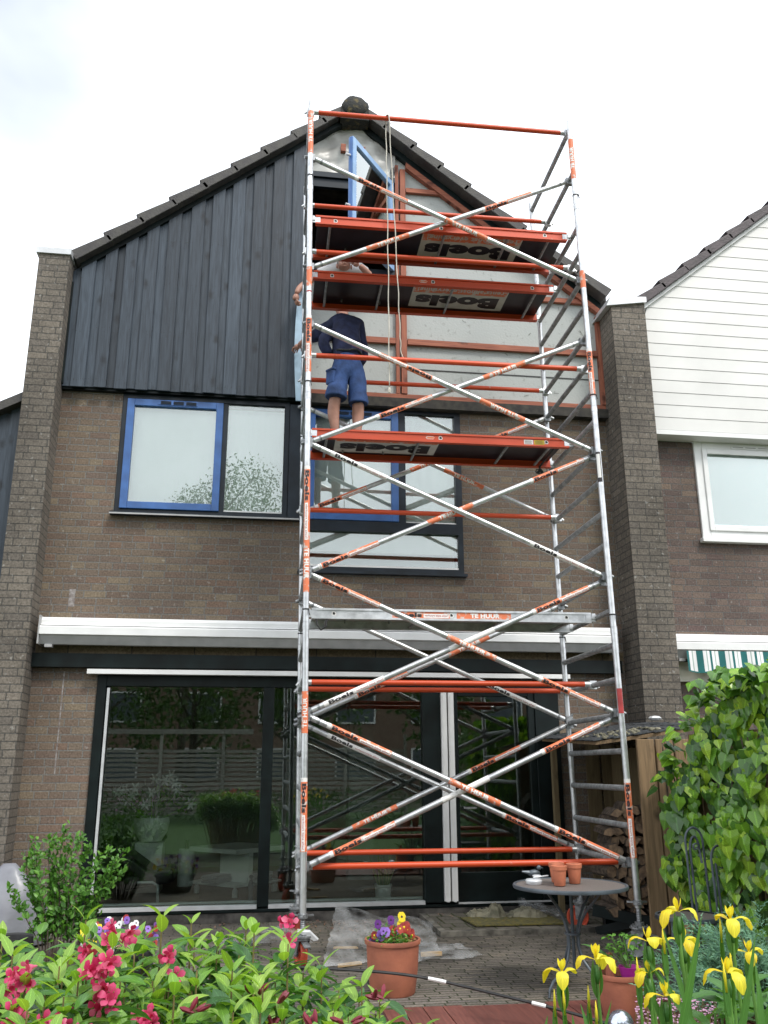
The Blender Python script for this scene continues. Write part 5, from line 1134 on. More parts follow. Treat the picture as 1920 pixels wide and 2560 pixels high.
for k in range(3000):
    y = ru(4.9, 7.28); zt = ivtop(y); zz = zt * (1 - rnd() ** 1.25 * 1.0); dp = ru(0, .16); th_ = .30 * sin(pi * min(1, .15 + zz / 2.4)) * min(1, (7.35 - y) * 2.2)
    gap = sin(y * 7.3 + zz * 5.1) * .05 + sin(zz * 11 - y * 3) * .03
    x = 3.56 - th_ + gap * 1.6 + dp
    if y > 7.0 and zz < 1.1 and rnd() < .45 + .5 * sin(zz * 9): continue
    if k < 2400: ivy_leaf(mb_, (x, y, zz), (ru(-.5, .4), ru(-.7, .5), -1), (-1, -.75 + ru(-.8, .7), .45 + ru(-.7, .6)), ru(.055, .125))
    else:
        x = ru(3.3, 4.1); ivy_leaf(mb_, (x, y, zt + ru(-.06, .07)), (ru(-1, 1), ru(-1, .4), -.4), (ru(-.4, .4), -.4, 1), ru(.07, .12))
for k in range(420):      # near end of the mass, facing the viewer
    zz = ru(0.2, 1.95); x = ru(3.25, 4.2); ivy_leaf(mb_, (x, 4.95 + ru(-.1, .1), zz), (ru(-.3, .3), -.2, -1), (ru(-.4, .4), -1, .4), ru(.07, .12))
for k in range(46):        # free edge with leaves hanging over the planks
    zz = ru(.5, 1.45); y = ru(7.22, 7.34); ivy_leaf(mb_, (3.44 + ru(-.05, .14), y - .02, zz), (ru(-.4, .4), -.1, -1), (-.3, -1, .3), ru(.07, .11))
mb_.build('foliage', M['ivy'], iv, smooth=False)
for k in range(16):
    y = ru(5, 7.2); bk.tube([(3.55, y, 0), (3.5 + ru(-.1, .05), y + ru(-.2, .2), .7), (3.45, y + ru(-.3, .3), 1.6)], [.014, .01, .005], 6)
bk.build('stems', M['bark'], iv, smooth=True)
gf = thing('garden_fence', 'treated wooden board fence carrying the ivy on the right', 'fence', (3.8, 6.2, 0)); mb_ = MB()
y = 4.7
while y < 7.1: mb_.box(3.60, 3.62, y, y + .14, 0, 1.66); y += .155
mb_.build('boards', M['fence'], gf); mb_ = MB(); mb_.box(3.622, 3.66, 4.7, 7.2, .3, .38); mb_.box(3.622, 3.66, 4.7, 7.2, 1.3, 1.38); mb_.box(3.623, 3.70, 4.62, 4.69, 0, 1.7); mb_.build('fence_rail', M['fence'], gf)

# wood store
ws = thing('wood_store', 'lean-to wood store with a dark shingled roof and upright boards', 'wood store', (3.6, 8.1, 0))
for (x0, x1) in ((3.25, 3.405), (3.42, 3.575), (3.59, 3.74)):
    b = MB(); b.box(x0, x1, 7.40, 7.43, 0, 1.63); b.build('front_board', M['fence'], ws).modifiers.new('b', 'BEVEL').width = .004
b = MB(); x = 3.43
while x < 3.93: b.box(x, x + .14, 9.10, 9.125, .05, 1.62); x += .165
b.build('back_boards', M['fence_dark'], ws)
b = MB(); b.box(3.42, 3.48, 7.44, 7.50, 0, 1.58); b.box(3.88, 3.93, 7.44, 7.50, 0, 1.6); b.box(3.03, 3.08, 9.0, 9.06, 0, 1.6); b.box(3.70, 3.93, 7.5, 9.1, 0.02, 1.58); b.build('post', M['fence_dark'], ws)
RP = lambda x, y, o=0: (x, y, 1.585 + (x - 2.98) * .155 + (y - 7.6) * .05 + o)
b = MB(); b.hexa([RP(2.98, 7.66), RP(3.96, 7.36), RP(3.96, 9.15), RP(2.98, 9.15), RP(2.98, 7.66, .028), RP(3.96, 7.36, .028), RP(3.96, 9.15, .028), RP(2.98, 9.15, .028)])
r_ = b.build('roof', M['fence'], ws)
b = MB()
for j in range(8):
    for i in range(6):
        x0 = 2.95 + i * .17; y0 = 7.34 + max(0, .30 - .3 * (x0 - 2.95)) + j * .215; y1 = y0 + .28
        if y1 > 9.17: y1 = 9.17
        o0 = .032 + ru(0, .006); p = [RP(x0 + .003, y0, o0), RP(x0 + .166, y0, o0), RP(x0 + .166, y1, o0 - .002), RP(x0 + .003, y1, o0 - .002), RP(x0 + .003, y0, o0 + .012), RP(x0 + .166, y0, o0 + .012), RP(x0 + .166, y1, o0 + .004), RP(x0 + .003, y1, o0 + .004)]
        b.hexa(p)
b.build('shingles', M['slate'], r_)
b = MB()
for k in range(60): x = ru(3.05, 3.6); y = ru(7.6, 8.2); b.blob(RP(x, y, .05), (ru(.01, .03), ru(.01, .03), .012), 6, 0, .3)
b.build('dead_leaves', M['wool'], r_)
b = MB(); b.blob(RP(3.85, 8.3, .10), (.07, .05, .025), 8); b.build('pebble', M['zinc'], r_)
# logs: every split log its own thing
lk = thing('split_log', 'split firewood log in the stack inside the lean-to, cut end outward', 'log', (0, 0, 0), 'split logs stacked in the wood store'); variants = []
for v in range(5):
    root = lk if v == 0 else thing('split_log', 'split firewood log in the stack inside the lean-to, cut end outward', 'log', (0, 0, 0), 'split logs stacked in the wood store')
    n = 3 if v % 2 else 4; ol = []; a0 = 0
    if v < 4:
        ang = ru(1.4, 2.4); m_ = 5; ol = [(0, 0)] + [(.085 * cos(ang * i / m_) * ru(.9, 1.1), .085 * sin(ang * i / m_) * ru(.9, 1.1)) for i in range(m_ + 1)]
    else: ol = [(.055 * cos(2 * pi * i / 9) * ru(.9, 1.1), .055 * sin(2 * pi * i / 9)) for i in range(9)]
    cx = sum(p[0] for p in ol) / len(ol); cz = sum(p[1] for p in ol) / len(ol); ol = [(p[0] - cx, p[1] - cz) for p in ol]
    b = MB(); b.prism_y(ol, -.15, .15); b.build('bark', M['log'], root)
    b = MB(); b.prism_y([(p[0] * .95, p[1] * .95) for p in ol], -.1515, -.1502); b.build('cut_face', M['log_end'], root); variants.append(root)
cnt = 0; z = .20; row = 0
while z < 1.10:
    x = 3.10 + (.05 if row % 2 else 0) + max(0, (z - .85) * .5)
    while x < 3.72:
        src = variants[cnt % 5]; o = src if cnt < 5 else copy_tree(src)
        yy = 7.95 + ru(-.05, .05); o.location = (x, yy, z + ru(-.012, .012)); o.rotation_euler = (ru(-.06, .06), ru(0, 6.28), ru(-.25, .25)); s_ = ru(.75, 1.05); o.scale = (s_, 1, s_); cnt += 1; x += ru(.078, .10)
    z += .083; row += 1
b = thing('sawhorse', 'black painted timber trestle lying under the firewood behind the castor', 'trestle', (3.35, 7.75, 0)); c_ = MB()
c_.beam((2.95, 7.9, .22), (3.62, 7.55, .10), .05, .09); c_.beam((3.05, 8.1, .02), (3.35, 7.72, .16), .04, .07); c_.beam((3.4, 7.8, 0.0), (3.42, 7.78, .15), .05, .06); c_.beam((3.1, 8.05, .12), (3.65, 8.1, .12), .06, .09); c_.build('timber', M['dark_green'], b)
c_ = MB(); c_.beam((3.335, 8.62, .50), (3.215, 8.22, .015), .032, .022); tag(c_.build('wooden_stick', M['wood_scrap']), 'slim pale stick leaning at the foot of the firewood stack', 'stick')

# bistro table with its pots
TZ = .648; tcx, tcy = 2.14, 6.13
tb = thing('bistro_table', 'round grey iron bistro table with a brown mesh top', 'table', (tcx, tcy, 0))
b = MB(); b.lathe((tcx, tcy, TZ - .03), [(.368, .006), (.379, .008), (.382, .018), (.379, .029), (.368, .031), (.361, .027), (.361, .010), (.368, .006)], 64); b.build('table_rim', M['iron'], tb, smooth=True)
def meshtop_mat():
    mt, n, l, p = newmat('wicker_top'); g = n.new('ShaderNodeNewGeometry'); sp = n.new('ShaderNodeSeparateXYZ'); l.new(g.outputs['Position'], sp.inputs[0])
    r = []
    for i in (0, 1):
        m_ = n.new('ShaderNodeMath'); m_.operation = 'MULTIPLY'; m_.inputs[1].default_value = 2 * pi / .013; l.new(sp.outputs[i], m_.inputs[0]); s_ = n.new('ShaderNodeMath'); s_.operation = 'SINE'; l.new(m_.outputs[0], s_.inputs[0]); r.append(s_)
    mx = n.new('ShaderNodeMath'); mx.operation = 'MAXIMUM'; l.new(r[0].outputs[0], mx.inputs[0]); l.new(r[1].outputs[0], mx.inputs[1])
    mr = n.new('ShaderNodeMapRange'); mr.inputs[1].default_value = -.2; mr.inputs[2].default_value = .5; l.new(mx.outputs[0], mr.inputs[0])
    mk = n.new('ShaderNodeMix'); mk.data_type = 'RGBA'; l.new(mr.outputs[0], mk.inputs[0]); mk.inputs[6].default_value = (.025, .022, .02, 1); mk.inputs[7].default_value = (.20, .17, .155, 1); l.new(mk.outputs[2], p.inputs['Base Color']); p.inputs['Roughness'].default_value = .6
    return mt
M['wick'] = meshtop_mat()
b = MB(); b.lathe((tcx, tcy, TZ - .012), [(0, 0), (.359, 0), (.359, .008), (0, .008)], 64); b.build('table_top', M['wick'], tb)
for a in (-2.55, -1.0, .55, 2.1):
    o = V3((cos(a), sin(a), 0)); c = V3((tcx, tcy, 0)); pts = []
    for (r, z) in [(.24, .615), (.19, .56), (.125, .50), (.075, .43), (.045, .35), (.045, .27), (.075, .19), (.15, .12), (.235, .088), (.27, .05), (.28, .004)]: pts.append(c + o * r + V3((0, 0, z)))
    b = MB(); b.tube(pts, .009, 8); b.build('leg', M['iron'], tb, smooth=True)
b = MB(); b.tube([(tcx, tcy, .10), (tcx, tcy, .62)], .012, 8); b.lathe((tcx, tcy, .34), [(.0, 0), (.055, 0), (.055, .012), (0, .012)], 16); b.tube([(tcx - .2, tcy, .61), (tcx + .2, tcy, .61)], .008, 6); b.tube([(tcx, tcy - .2, .61), (tcx, tcy + .2, .61)], .008, 6); b.build('table_frame', M['iron'], tb, smooth=True)
def clay(x, y, z, s_, label):
    b = MB(); b.lathe((x, y, z), [(0, 0.001), (.034, 0), (.037, .004), (.047, .095), (.052, .098), (.054, .123), (.050, .126), (.046, .122), (.044, .098), (.034, .01), (0, .009)], 28)
    return tag(b.build('clay_pot', M['terra2'], smooth=True), label, 'pot', 'empty clay pots on the bistro table')
clay(2.045, 6.06, TZ, 1, 'empty small clay pot on the table, nearest to the viewer'); clay(2.185, 6.16, TZ, 1, 'empty small clay pot on the table, right of the nearest one'); clay(2.075, 6.20, TZ + .004, 1, 'empty small clay pot half hidden behind the other two on the table')
b = MB(); b.lathe((1.905, 6.18, TZ), [(.05, 0), (.058, .02), (.052, .03), (.035, .028), (.0, .012)], 16); b.lathe((1.94, 6.22, TZ + .0), [(.012, 0), (.014, .03), (.03, .045), (.028, .05), (0, .04)], 12); b.tube([(1.89, 6.14, TZ + .045), (2.0, 6.16, TZ + .052)], .005, 6)
tag(b.build('glass_dish', filmmat('clear_glass', (.8, .82, .84), .45), smooth=True), 'small clear glass dish on the left of the table top', 'dish')
b = thing('bird_figurine', 'small dark bird figurine behind the glass dish on the table', 'figurine', (1.955, 6.33, TZ)); c_ = MB()
c_.blob((1.955, 6.33, TZ + .05), (.045, .022, .024), 12); c_.blob((1.992, 6.33, TZ + .085), (.017, .014, .017), 10); c_.tube([(2.005, 6.33, TZ + .085), (2.022, 6.33, TZ + .082)], [.005, .001], 6); c_.tube([(1.92, 6.33, TZ + .055), (1.87, 6.33, TZ + .062)], [.015, .006], 6); c_.tube([(1.955, 6.33, TZ + .03), (1.955, 6.33, TZ)], .008, 6); c_.build('bird_body', M['iron'], b, smooth=True)

# iron chair
ch = thing('iron_chair', 'grey iron garden chair with a round seat and curled back, behind the irises', 'chair', (2.98, 6.2, 0)); sx, sy, szz = 2.96, 6.12, .43
b = MB(); b.lathe((sx, sy, szz - .015), [(.205, 0), (.222, .0), (.226, .012), (.222, .026), (.205, .026)], 36); b.build('seat_rim', M['iron'], ch, smooth=True)
b = MB(); b.lathe((sx, sy, szz - .006), [(0, 0), (.206, 0), (.206, .008), (0, .008)], 36); b.build('seat', M['wick'], ch)
b = MB(); b.lathe((sx, sy, .27), [(.19, 0), (.205, 0), (.205, .02), (.19, .02), (.19, 0)], 36); b.build('stretcher_ring', M['iron'], ch, smooth=True)
for a in (-2.6, -1.1, .5, 2.0):
    o = V3((cos(a), sin(a), 0)); b = MB(); b.tube([V3((sx, sy, .42)) + o * .20, V3((sx, sy, .25)) + o * .205, V3((sx, sy, .1)) + o * .215, V3((sx, sy, .003)) + o * .245], .0115, 8); b.build('leg', M['iron'], ch, smooth=True)
for (x0, x1, h, yy) in ((3.06, 3.19, .985, 6.26), (3.19, 3.32, .87, 6.16)):
    b = MB()
    for (i0, i1, hh) in ((x0, x1, h), (x0 + .03, x1 - .03, h - .06)):
        pts = [V3((i0, yy, .43))] + [V3(((i0 + i1) / 2 - (i1 - i0) / 2 * cos(pi * k / 10), yy + .02, hh - .09 + .09 * sin(pi * k / 10))) for k in range(11)] + [V3((i1, yy, .43 if hh == h else .75))]
        b.tube(pts, .0085, 8)
    b.tube([V3(((x0 + x1) / 2 + .03 * cos(t_) * (1 - t_ / 9), yy, h - .13 + .03 * sin(t_) * (1 - t_ / 9))) for t_ in [k * .6 for k in range(12)]], .006, 6)
    b.build('back_loop', M['iron'], ch, smooth=True)
# bench-like second seat edge behind
# pansy pot
def pansy(mb, c, d, s_, mp, mc=5):
    c = V3(c); d = V3(d).normalized(); r1 = d.cross(V3((0, 0, 1))).normalized(); r2 = r1.cross(d)
    for (a, w_, l_) in ((1.15, .95, .9), (1.99, .95, .9), (.15, .85, .8), (2.99, .85, .8), (-1.57, 1.2, 1.0)):
        o = r1 * cos(a) + r2 * sin(a); leaf(mb, c + d * (.001 if a > .5 and a < 2.5 else .003), o + d * .15, d, .026 * l_ * s_, .030 * w_ * s_, curl=.3, fold=-.05, seg=4, shape=3, mi=mp)
    mb.lathe(c + d * .004, [(0, 0), (.0055 * s_, 0), (.003 * s_, .002), (0, .002)], 8, mc, d)
def pot(name, x, y, r, h, label, cat='pot', mt='terra', rim=True):
    t = thing(name, label, cat, (x, y, 0)); b = MB()
    b.lathe((x, y, 0), [(0, .002), (r * .76, 0), (r * .80, .01), (r * .90, h * .45), (r * .94, h * .82), (r * .95, h - .03), (r * 1.0, h - .028), (r * 1.02, h - .012), (r * 1.0, h), (r * .93, h - .002), (r * .90, h - .05), (0, h - .055)] if rim else
            [(0, .002), (r * .6, 0), (r * .8, h * .2), (r, h * .6), (r * .95, h), (r * .88, h - .01), (r * .85, h - .05), (0, h - .05)], 40)
    b.build('pot_body', M[mt], t, smooth=True); b = MB(); b.lathe((x, y, h - .045), [(0, .012), (r * .5, .01), (r * .88, 0)], 24); b.build('soil', M['soil'], t); return t
PX, PY, PH, PR = .955, 6.27, .325, .182
pp = pot('flower_pot', PX, PY, PR, PH, 'large terracotta pot of purple, yellow and dark red pansies on the paving', 'flower pot')
b = MB(); lf = MB(); st = MB(); mats_ = [M['p_purple'], M['p_violet'], M['p_red'], M['p_yellow'], M['p_white'], M['p_dark']]
def wpx(x, y, Y): return ray_pt(x, y, Y)
for (x, y, c_, s_) in [(930, 2355, 0, 1.25), (945, 2310, 0, 1.2), (977, 2300, 0, 1.25), (952, 2338, 1, 1.4), (966, 2330, 1, 1.3), (943, 2345, 1, 1.2), (958, 2328, 1, 1.1), (1004, 2292, 3, 1.4), (1001, 2312, 3, 1.2), (982, 2325, 2, 1.3), (1010, 2318, 2, 1.4), (1018, 2325, 2, 1.3), (1028, 2332, 2, 1.2), (1016, 2314, 2, 1.3), (975, 2335, 2, 1.1), (1030, 2338, 2, 1.0), (936, 2338, 2, 1.1), (990, 2328, 1, .9), (1000, 2322, 2, 1.2)]:
    p = wpx(x, y, PY - ru(-.04, .08)); b = MB(); pansy(b, p, (ru(-.5, .3), -1, ru(.0, .5)), s_, c_, 5 if c_ != 2 else 3); b.build('pansy_flower', mats_, pp); st.tube([(PX + (p.x - PX) * .4, PY, PH - .04), p + V3((0, .01, -.01))], .0016, 4)
for k in range(300):
    a = ru(0, 6.28); r = PR * .85 * sqrt(rnd()); q = V3((PX + r * cos(a) - .02, PY + r * sin(a), PH - .02 + ru(0, .10) * (1.1 - r / PR))); d = rdir(0, 1)
    leaf(lf, q, d, V3((0, 0, 1)) + rdir() * .4, ru(.02, .036), ru(.014, .02), curl=.5, seg=3)
lf.build('foliage', M['small'], pp); st.build('stems', M['irisstem'], pp)
b = MB()
for k in range(22): q = V3((PX + ru(.03, .13), PY - ru(.02, .12), PH + ru(-.03, .03))); leaf(b, q, rdir(-1, .2), rdir(), .03, .012, curl=1, seg=3)
b.build('withered_leaves', leafmat('withered', [(.45, .28, .10), (.35, .2, .08)], trans=.2, vein=0), pp)
# second pot with basil and a purple inner pot
p2 = wpx(1565, 2470, 5.35); QX, QY, QR = 2.165, 5.42, .138
p2 = pot('flower_pot', QX, QY, QR, .255, 'terracotta pot holding a basil plant in a magenta inner pot, beside the irises', 'flower pot')
b = MB(); b.lathe((QX + .045, QY - .03, .21), [(.04, 0), (.062, .075), (.064, .08), (.058, .08), (.05, .06), (0, .06)], 24); b.build('inner_pot', M['magenta'], p2, smooth=True)
b = MB(); st = MB()
for k in range(90):
    a = ru(0, 6.28); r = .11 * sqrt(rnd()); q = V3((QX + .05 + r * cos(a) - .03, QY - .03 + r * sin(a) * .6, .33 + ru(0, .13))); leaf(b, q, rdir(-.2, .7), V3((0, 0, 1)) + rdir() * .3, ru(.028, .05), ru(.02, .03), curl=.9, fold=.1, seg=4)
    if k % 6 == 0: st.tube([(QX + .045, QY - .03, .26), q], .002, 4)
b.build('foliage', M['small'], p2, smooth='full'); st.build('stems', M['irisstem'], p2)
b = MB(); b.tube([(QX - .06, QY, .2), (QX - .065, QY, .30), (QX - .05, QY, .36)], [.028, .022, .012], 8)
for k in range(14): leaf(b, (QX - .06, QY, .25 + k * .007), rdir(-.2, .8), rdir(), .05, .015, curl=1, seg=3)
b.build('dead_stump', M['batten_v'], p2); b = MB(); leaf(b, (QX - .06, QY, .33), (-.8, 0, .7), (.2, -1, .3), .20, .018, curl=1.5, fold=.3, seg=8, shape=1); b.build('strap_leaf', M['irisleaf'], p2)
b = MB(); b.blob((2.02, 5.10, .07), (.07, .07, .07), 20); tag(b.build('garden_ball', M['glass_ball'], smooth='full'), 'silvery glazed ball at the bottom edge beside the basil pot', 'ball')
# pansy bowl behind the weigela
bw = pot('flower_bowl', -.86, 6.9, .24, .20, 'bowl of mixed white, violet and orange pansies half hidden behind the weigela', 'flower bowl', 'black'); b = MB(); lf = MB()
for k in range(62):
    a = ru(0, 6.28); r = .27 * sqrt(rnd()); c_ = random.choice([0, 1, 1, 2, 3, 4, 4]); b = MB(); pansy(b, (-.86 + r * cos(a), 6.9 + r * sin(a) - .03, .26 + ru(-.04, .14)), (ru(-.5, .5), -1, ru(.1, .7)), ru(.9, 1.2), c_, 5); b.build('pansy_flower', mats_, bw)
for k in range(240): a = ru(0, 6.28); r = .26 * sqrt(rnd()); leaf(lf, (-.86 + r * cos(a), 6.9 + r * sin(a), .20 + ru(-.02, .12)), rdir(0, 1), rdir(0, 1), .03, .018, seg=3)
lf.build('foliage', M['small'], bw)
# small shrub by the wall
sh = thing('green_shrub', 'light green twiggy shrub in front of the wall left of the glass doors', 'shrub', (-1.40, 7.5, 0)); b = MB(); lf = MB()
for (tx, tz) in [(-1.72, .75), (-1.66, .87), (-1.60, .83), (-1.53, .93), (-1.47, .86), (-1.42, .98), (-1.36, .9), (-1.28, .92), (-1.22, .85), (-1.16, .75), (-1.08, .80), (-1.0, .74), (-.96, .80), (-1.05, .62), (-1.5, .6), (-1.32, .65), (-1.75, .55), (-1.2, .55), (-1.6, .5), (-.93, .68)]:
    yy = 7.5 + ru(-.15, .15); base = V3((-1.40 + (tx + 1.4) * .25, 7.5, 0)); tip = V3((tx, yy, tz)); pts = [base.lerp(tip, u) + V3((.02 * sin(u * 7), 0, .06 * sin(pi * u))) for u in (0, .25, .5, .75, 1)]; b.tube(pts, [.007, .005, .004, .003, .0015], 5)
    for k in range(95):
        u = ru(.22, 1); i = min(int(u * 4), 3); q = pts[i].lerp(pts[i + 1], u * 4 - i); d = (rdir(-.1, 1) + V3((0, 0, .4))); ln = ru(.025, .05) * (1.15 - .3 * u)
        q = q + V3((ru(-.03, .03), ru(-.03, .03), ru(-.02, .02))); ln *= 1.25; leaf(lf, q, d, rdir() + V3((0, -.6, .8)), ln, ln * .6, curl=.5, seg=3)
b.build('stems', M['bark'], sh, smooth=True); lf.build('foliage', M['small'], sh)
bg_ = pot('plant_pot', -1.66, 7.15, .17, .26, 'round dark grey plant pot at the left edge behind the weigela', 'pot', 'black', False)
# covered thing
b = MB(); n, m_ = 18, 12; vs = []; fs = []
for j in range(m_ + 1):
    for i in range(n):
        a = 2 * pi * i / n; v = j / m_; r = (.34 * (1 - v ** 2.2 * .85)) * (1 + .12 * sin(3 * a + v * 4) + ru(-.05, .05)); vs.append((-1.98 + r * cos(a), 8.3 + r * sin(a) * .7, .02 + v * .62))
for j in range(m_):
    for i in range(n): fs.append((j * n + i, j * n + (i + 1) % n, (j + 1) * n + (i + 1) % n, (j + 1) * n + i))
fs.append(tuple(m_ * n + i for i in range(n))); b.add(vs, fs); tag(b.build('covered_bundle', M['bag'], smooth='full'), 'bundle under a crumpled grey sheet against the wall at the left edge', 'bundle')
# juniper
jn = thing('juniper', 'feathery blue green juniper at the right edge in front of the iron chair', 'juniper', (2.62, 4.9, 0)); b = MB(); tw = MB()
for k in range(190):
    a = ru(0, 6.28); el = ru(.1, 1.2); ln = ru(.35, .72); o = V3((cos(a), sin(a), 0)); base = V3((2.86, 4.95, .12)) + o * .05
    pts = [base + o * (ln * u * cos(el) * .95) + V3((0, 0, ln * u * sin(el) * (1 - .18 * u))) for u in (0, .25, .5, .75, 1)]
    if k < 70: tw.tube(pts, [.008, .006, .004, .003, .0015], 4)
    for j in range(34):
        u = ru(.25, 1); i = min(int(u * 4), 3); q = pts[i].lerp(pts[i + 1], u * 4 - i); ax = (pts[i + 1] - pts[i]).normalized(); d = (ax * .9 + rdir() * .8).normalized(); l2 = ru(.05, .10)
        for w_ in range(6):
            p_ = q + d * l2 * w_ / 6; dd = (d + rdir() * .75).normalized(); sdv = dd.orthogonal().normalized() * .0042; e_ = p_ + dd * ru(.018, .032); b.add([p_ - sdv, p_ + sdv, e_], [(0, 1, 2)])
b.build('foliage', M['juniper'], jn); tw.build('branches', M['bark'], jn)
# step mat, wool, debris, sheets
b = MB(); b.hexa([(2.02, 8.34, .044), (2.86, 8.32, .044), (2.84, 8.78, .044), (1.98, 8.80, .044), (2.02, 8.34, .056), (2.86, 8.32, .056), (2.84, 8.78, .056), (1.98, 8.80, .056)]); tag(b.build('door_mat', M['moss']), 'mossy brown doormat on the raised paving before the glass door', 'doormat')
def lump(x0, x1, y0, y1, h, name, mt, label, cat, seed, zb=.045):
    random.seed(seed); n, m_ = 20, 9; vs = []; fs = []; b = MB()
    for j in range(m_ + 1):
        for i in range(n + 1):
            u, v = i / n, j / m_; e = (sin(pi * u) ** .45) * (sin(pi * v) ** .45); vs.append((x0 + (x1 - x0) * u + ru(-.014, .014), y0 + (y1 - y0) * v + .04 * sin(u * 7) + ru(-.01, .01), zb + h * e * (.5 + .35 * sin(u * 5 + seed) + .3 * rnd())))
    for j in range(m_):
        for i in range(n): a = j * (n + 1) + i; fs.append((a, a + 1, a + n + 2, a + n + 1))
    b.add(vs, fs); return tag(b.build(name, mt, smooth=False), label, cat)
lump(2.08, 2.42, 8.72, 8.98, .17, 'mineral_wool', M['wool'], 'lump of dirty yellowish insulation wool on the doormat, left piece', 'insulation', 3)
lump(2.40, 2.82, 8.66, 8.90, .09, 'mineral_wool', M['wool'], 'flatter strip of dirty insulation wool lying right of the thicker lump', 'insulation', 5)
def sheet(pts, nrm, name, label, seed, amp=.02):
    random.seed(seed); b = MB(); (p00, p10, p11, p01) = [V3(p) for p in pts]; n = 14; vs = []; fs = []
    for j in range(n + 1):
        for i in range(n + 1):
            u, v = i / n, j / n; p = p00.lerp(p10, u).lerp(p01.lerp(p11, u), v); p += V3(nrm) * (amp * 1.3 * (abs(sin(u * 6 + seed + v * 2)) + abs(sin(v * 5 - u * 4))) + ru(-.12, .12) * amp + amp * .3); p += V3((ru(-.012, .012), ru(-.012, .012), 0)); p.z = max(p.z, .008); vs.append(p)
    for j in range(n):
        for i in range(n): a = j * (n + 1) + i; fs.append((a, a + 1, a + n + 2, a + n + 1))
    b.add(vs, fs); return tag(b.build(name, M['film_s'], smooth='full'), label, 'plastic sheet')
sheet([(.55, 6.95, .0), (1.45, 7.15, .0), (1.55, 7.95, .12), (.70, 7.55, .30)], (0, 0, 1), 'plastic_sheet', 'crumpled clear polythene sheet on the paving behind the pansy pot', 11)
sheet([(1.15, 7.0, .0), (1.85, 7.25, .0), (1.70, 7.55, .02), (1.3, 7.85, .02)], (0, 0, 1), 'plastic_sheet', 'low tail of clear polythene spreading right of the pansy pot', 12, .012)
sheet([(-.28, 7.95, .0), (.55, 7.95, .0), (.50, 8.5, .05), (.18, 8.55, .02)], (0, 0, 1), 'plastic_sheet', 'clear polythene sheet lying left of the nearer left castor', 13, .015)
sheet([(2.55, 8.72, .04), (2.98, 8.70, .04), (2.90, 9.0, .06), (2.6, 9.02, .14)], (0, 0, 1), 'plastic_sheet', 'scrap of grey polythene on the step by the glass door', 14, .02)
random.seed(21)
def scrap(x, y, ln, w_, h, a, label):
    b = MB(); d = V3((cos(a), sin(a), 0)); s_ = V3((-sin(a), cos(a), 0)); c = V3((x, y, .006)); b.hexa([c - d * ln - s_ * w_ * .6, c + d * ln - s_ * w_ * .3, c + d * ln * .85 + s_ * w_, c - d * ln * .9 + s_ * w_ * .6] + [p + V3((0, 0, h)) for p in (c - d * ln - s_ * w_ * .6, c + d * ln - s_ * w_ * .3, c + d * ln * .85 + s_ * w_, c - d * ln * .9 + s_ * w_ * .6)])
    return tag(b.build('wood_scrap', M['wood_scrap']), label, 'wood scrap')
scrap(.76, 7.10, .10, .025, .02, .35, 'splintered board end on the paving left of the pansy pot, nearer piece'); scrap(.80, 7.75, .10, .025, .012, -.2, 'splintered board end poking from the polythene, farther piece'); scrap(1.42, 7.35, .085, .022, .03, .05, 'short pale wood block lying on the polythene right of the pots'); scrap(2.15, 9.05, .02, .05, .02, .9, 'tiny wood chip by the glass door')
b = MB()
for k in range(260):
    x = ru(.45, 1.5) if k % 3 else ru(-.5, 3.0); y = 8.72 + ru(-.25, .38); d = rdir(-.2, .3); leaf(b, (x, y, (.05 if x > 1.7 else .012) + ru(0, .012)), d, (0, 0, 1), ru(.02, .045), ru(.012, .025), curl=.8, seg=2)
tag(b.build('leaf_litter', leafmat('litter', [(.16, .07, .05), (.22, .13, .08), (.11, .07, .05)], trans=.05, vein=0)), 'scattered reddish bark and dead leaves along the foot of the glass doors', 'litter', kind='stuff')
b = MB(); pts = [ray_pt(560, 2432, 5.7), ray_pt(700, 2418, 5.65), ray_pt(860, 2424, 5.6), ray_pt(980, 2433, 5.57), ray_pt(1070, 2446, 5.55), ray_pt(1160, 2466, 5.5), ray_pt(1250, 2488, 5.4), ray_pt(1330, 2507, 5.3), ray_pt(1430, 2533, 5.2), ray_pt(1560, 2572, 5.1)]
def cat(pts, n=8):
    out = []
    for i in range(len(pts) - 1):
        p0, p1, p2, p3 = pts[max(i - 1, 0)], pts[i], pts[i + 1], pts[min(i + 2, len(pts) - 1)]
        for k in range(n):
            t_ = k / n; out.append(.5 * ((2 * p1) + (p2 - p0) * t_ + (2 * p0 - 5 * p1 + 4 * p2 - p3) * t_ * t_ + (3 * p1 - p0 - 3 * p2 + p3) * t_ ** 3))
    return out + [pts[-1]]
cp = cat(pts); ho = thing('tent_pole', 'black flexible pole with white joints bending low in front of the pansy pot', 'pole', tuple(pts[3])); b.tube(cp, .0085, 8); b.build('pole', M['black'], ho, smooth=True)
b = MB(); b.tube(cp[32:37], .0105, 8); b.tube(cp[56:60], .0105, 8); b.build('white_joint', M['white'], ho, smooth=True)

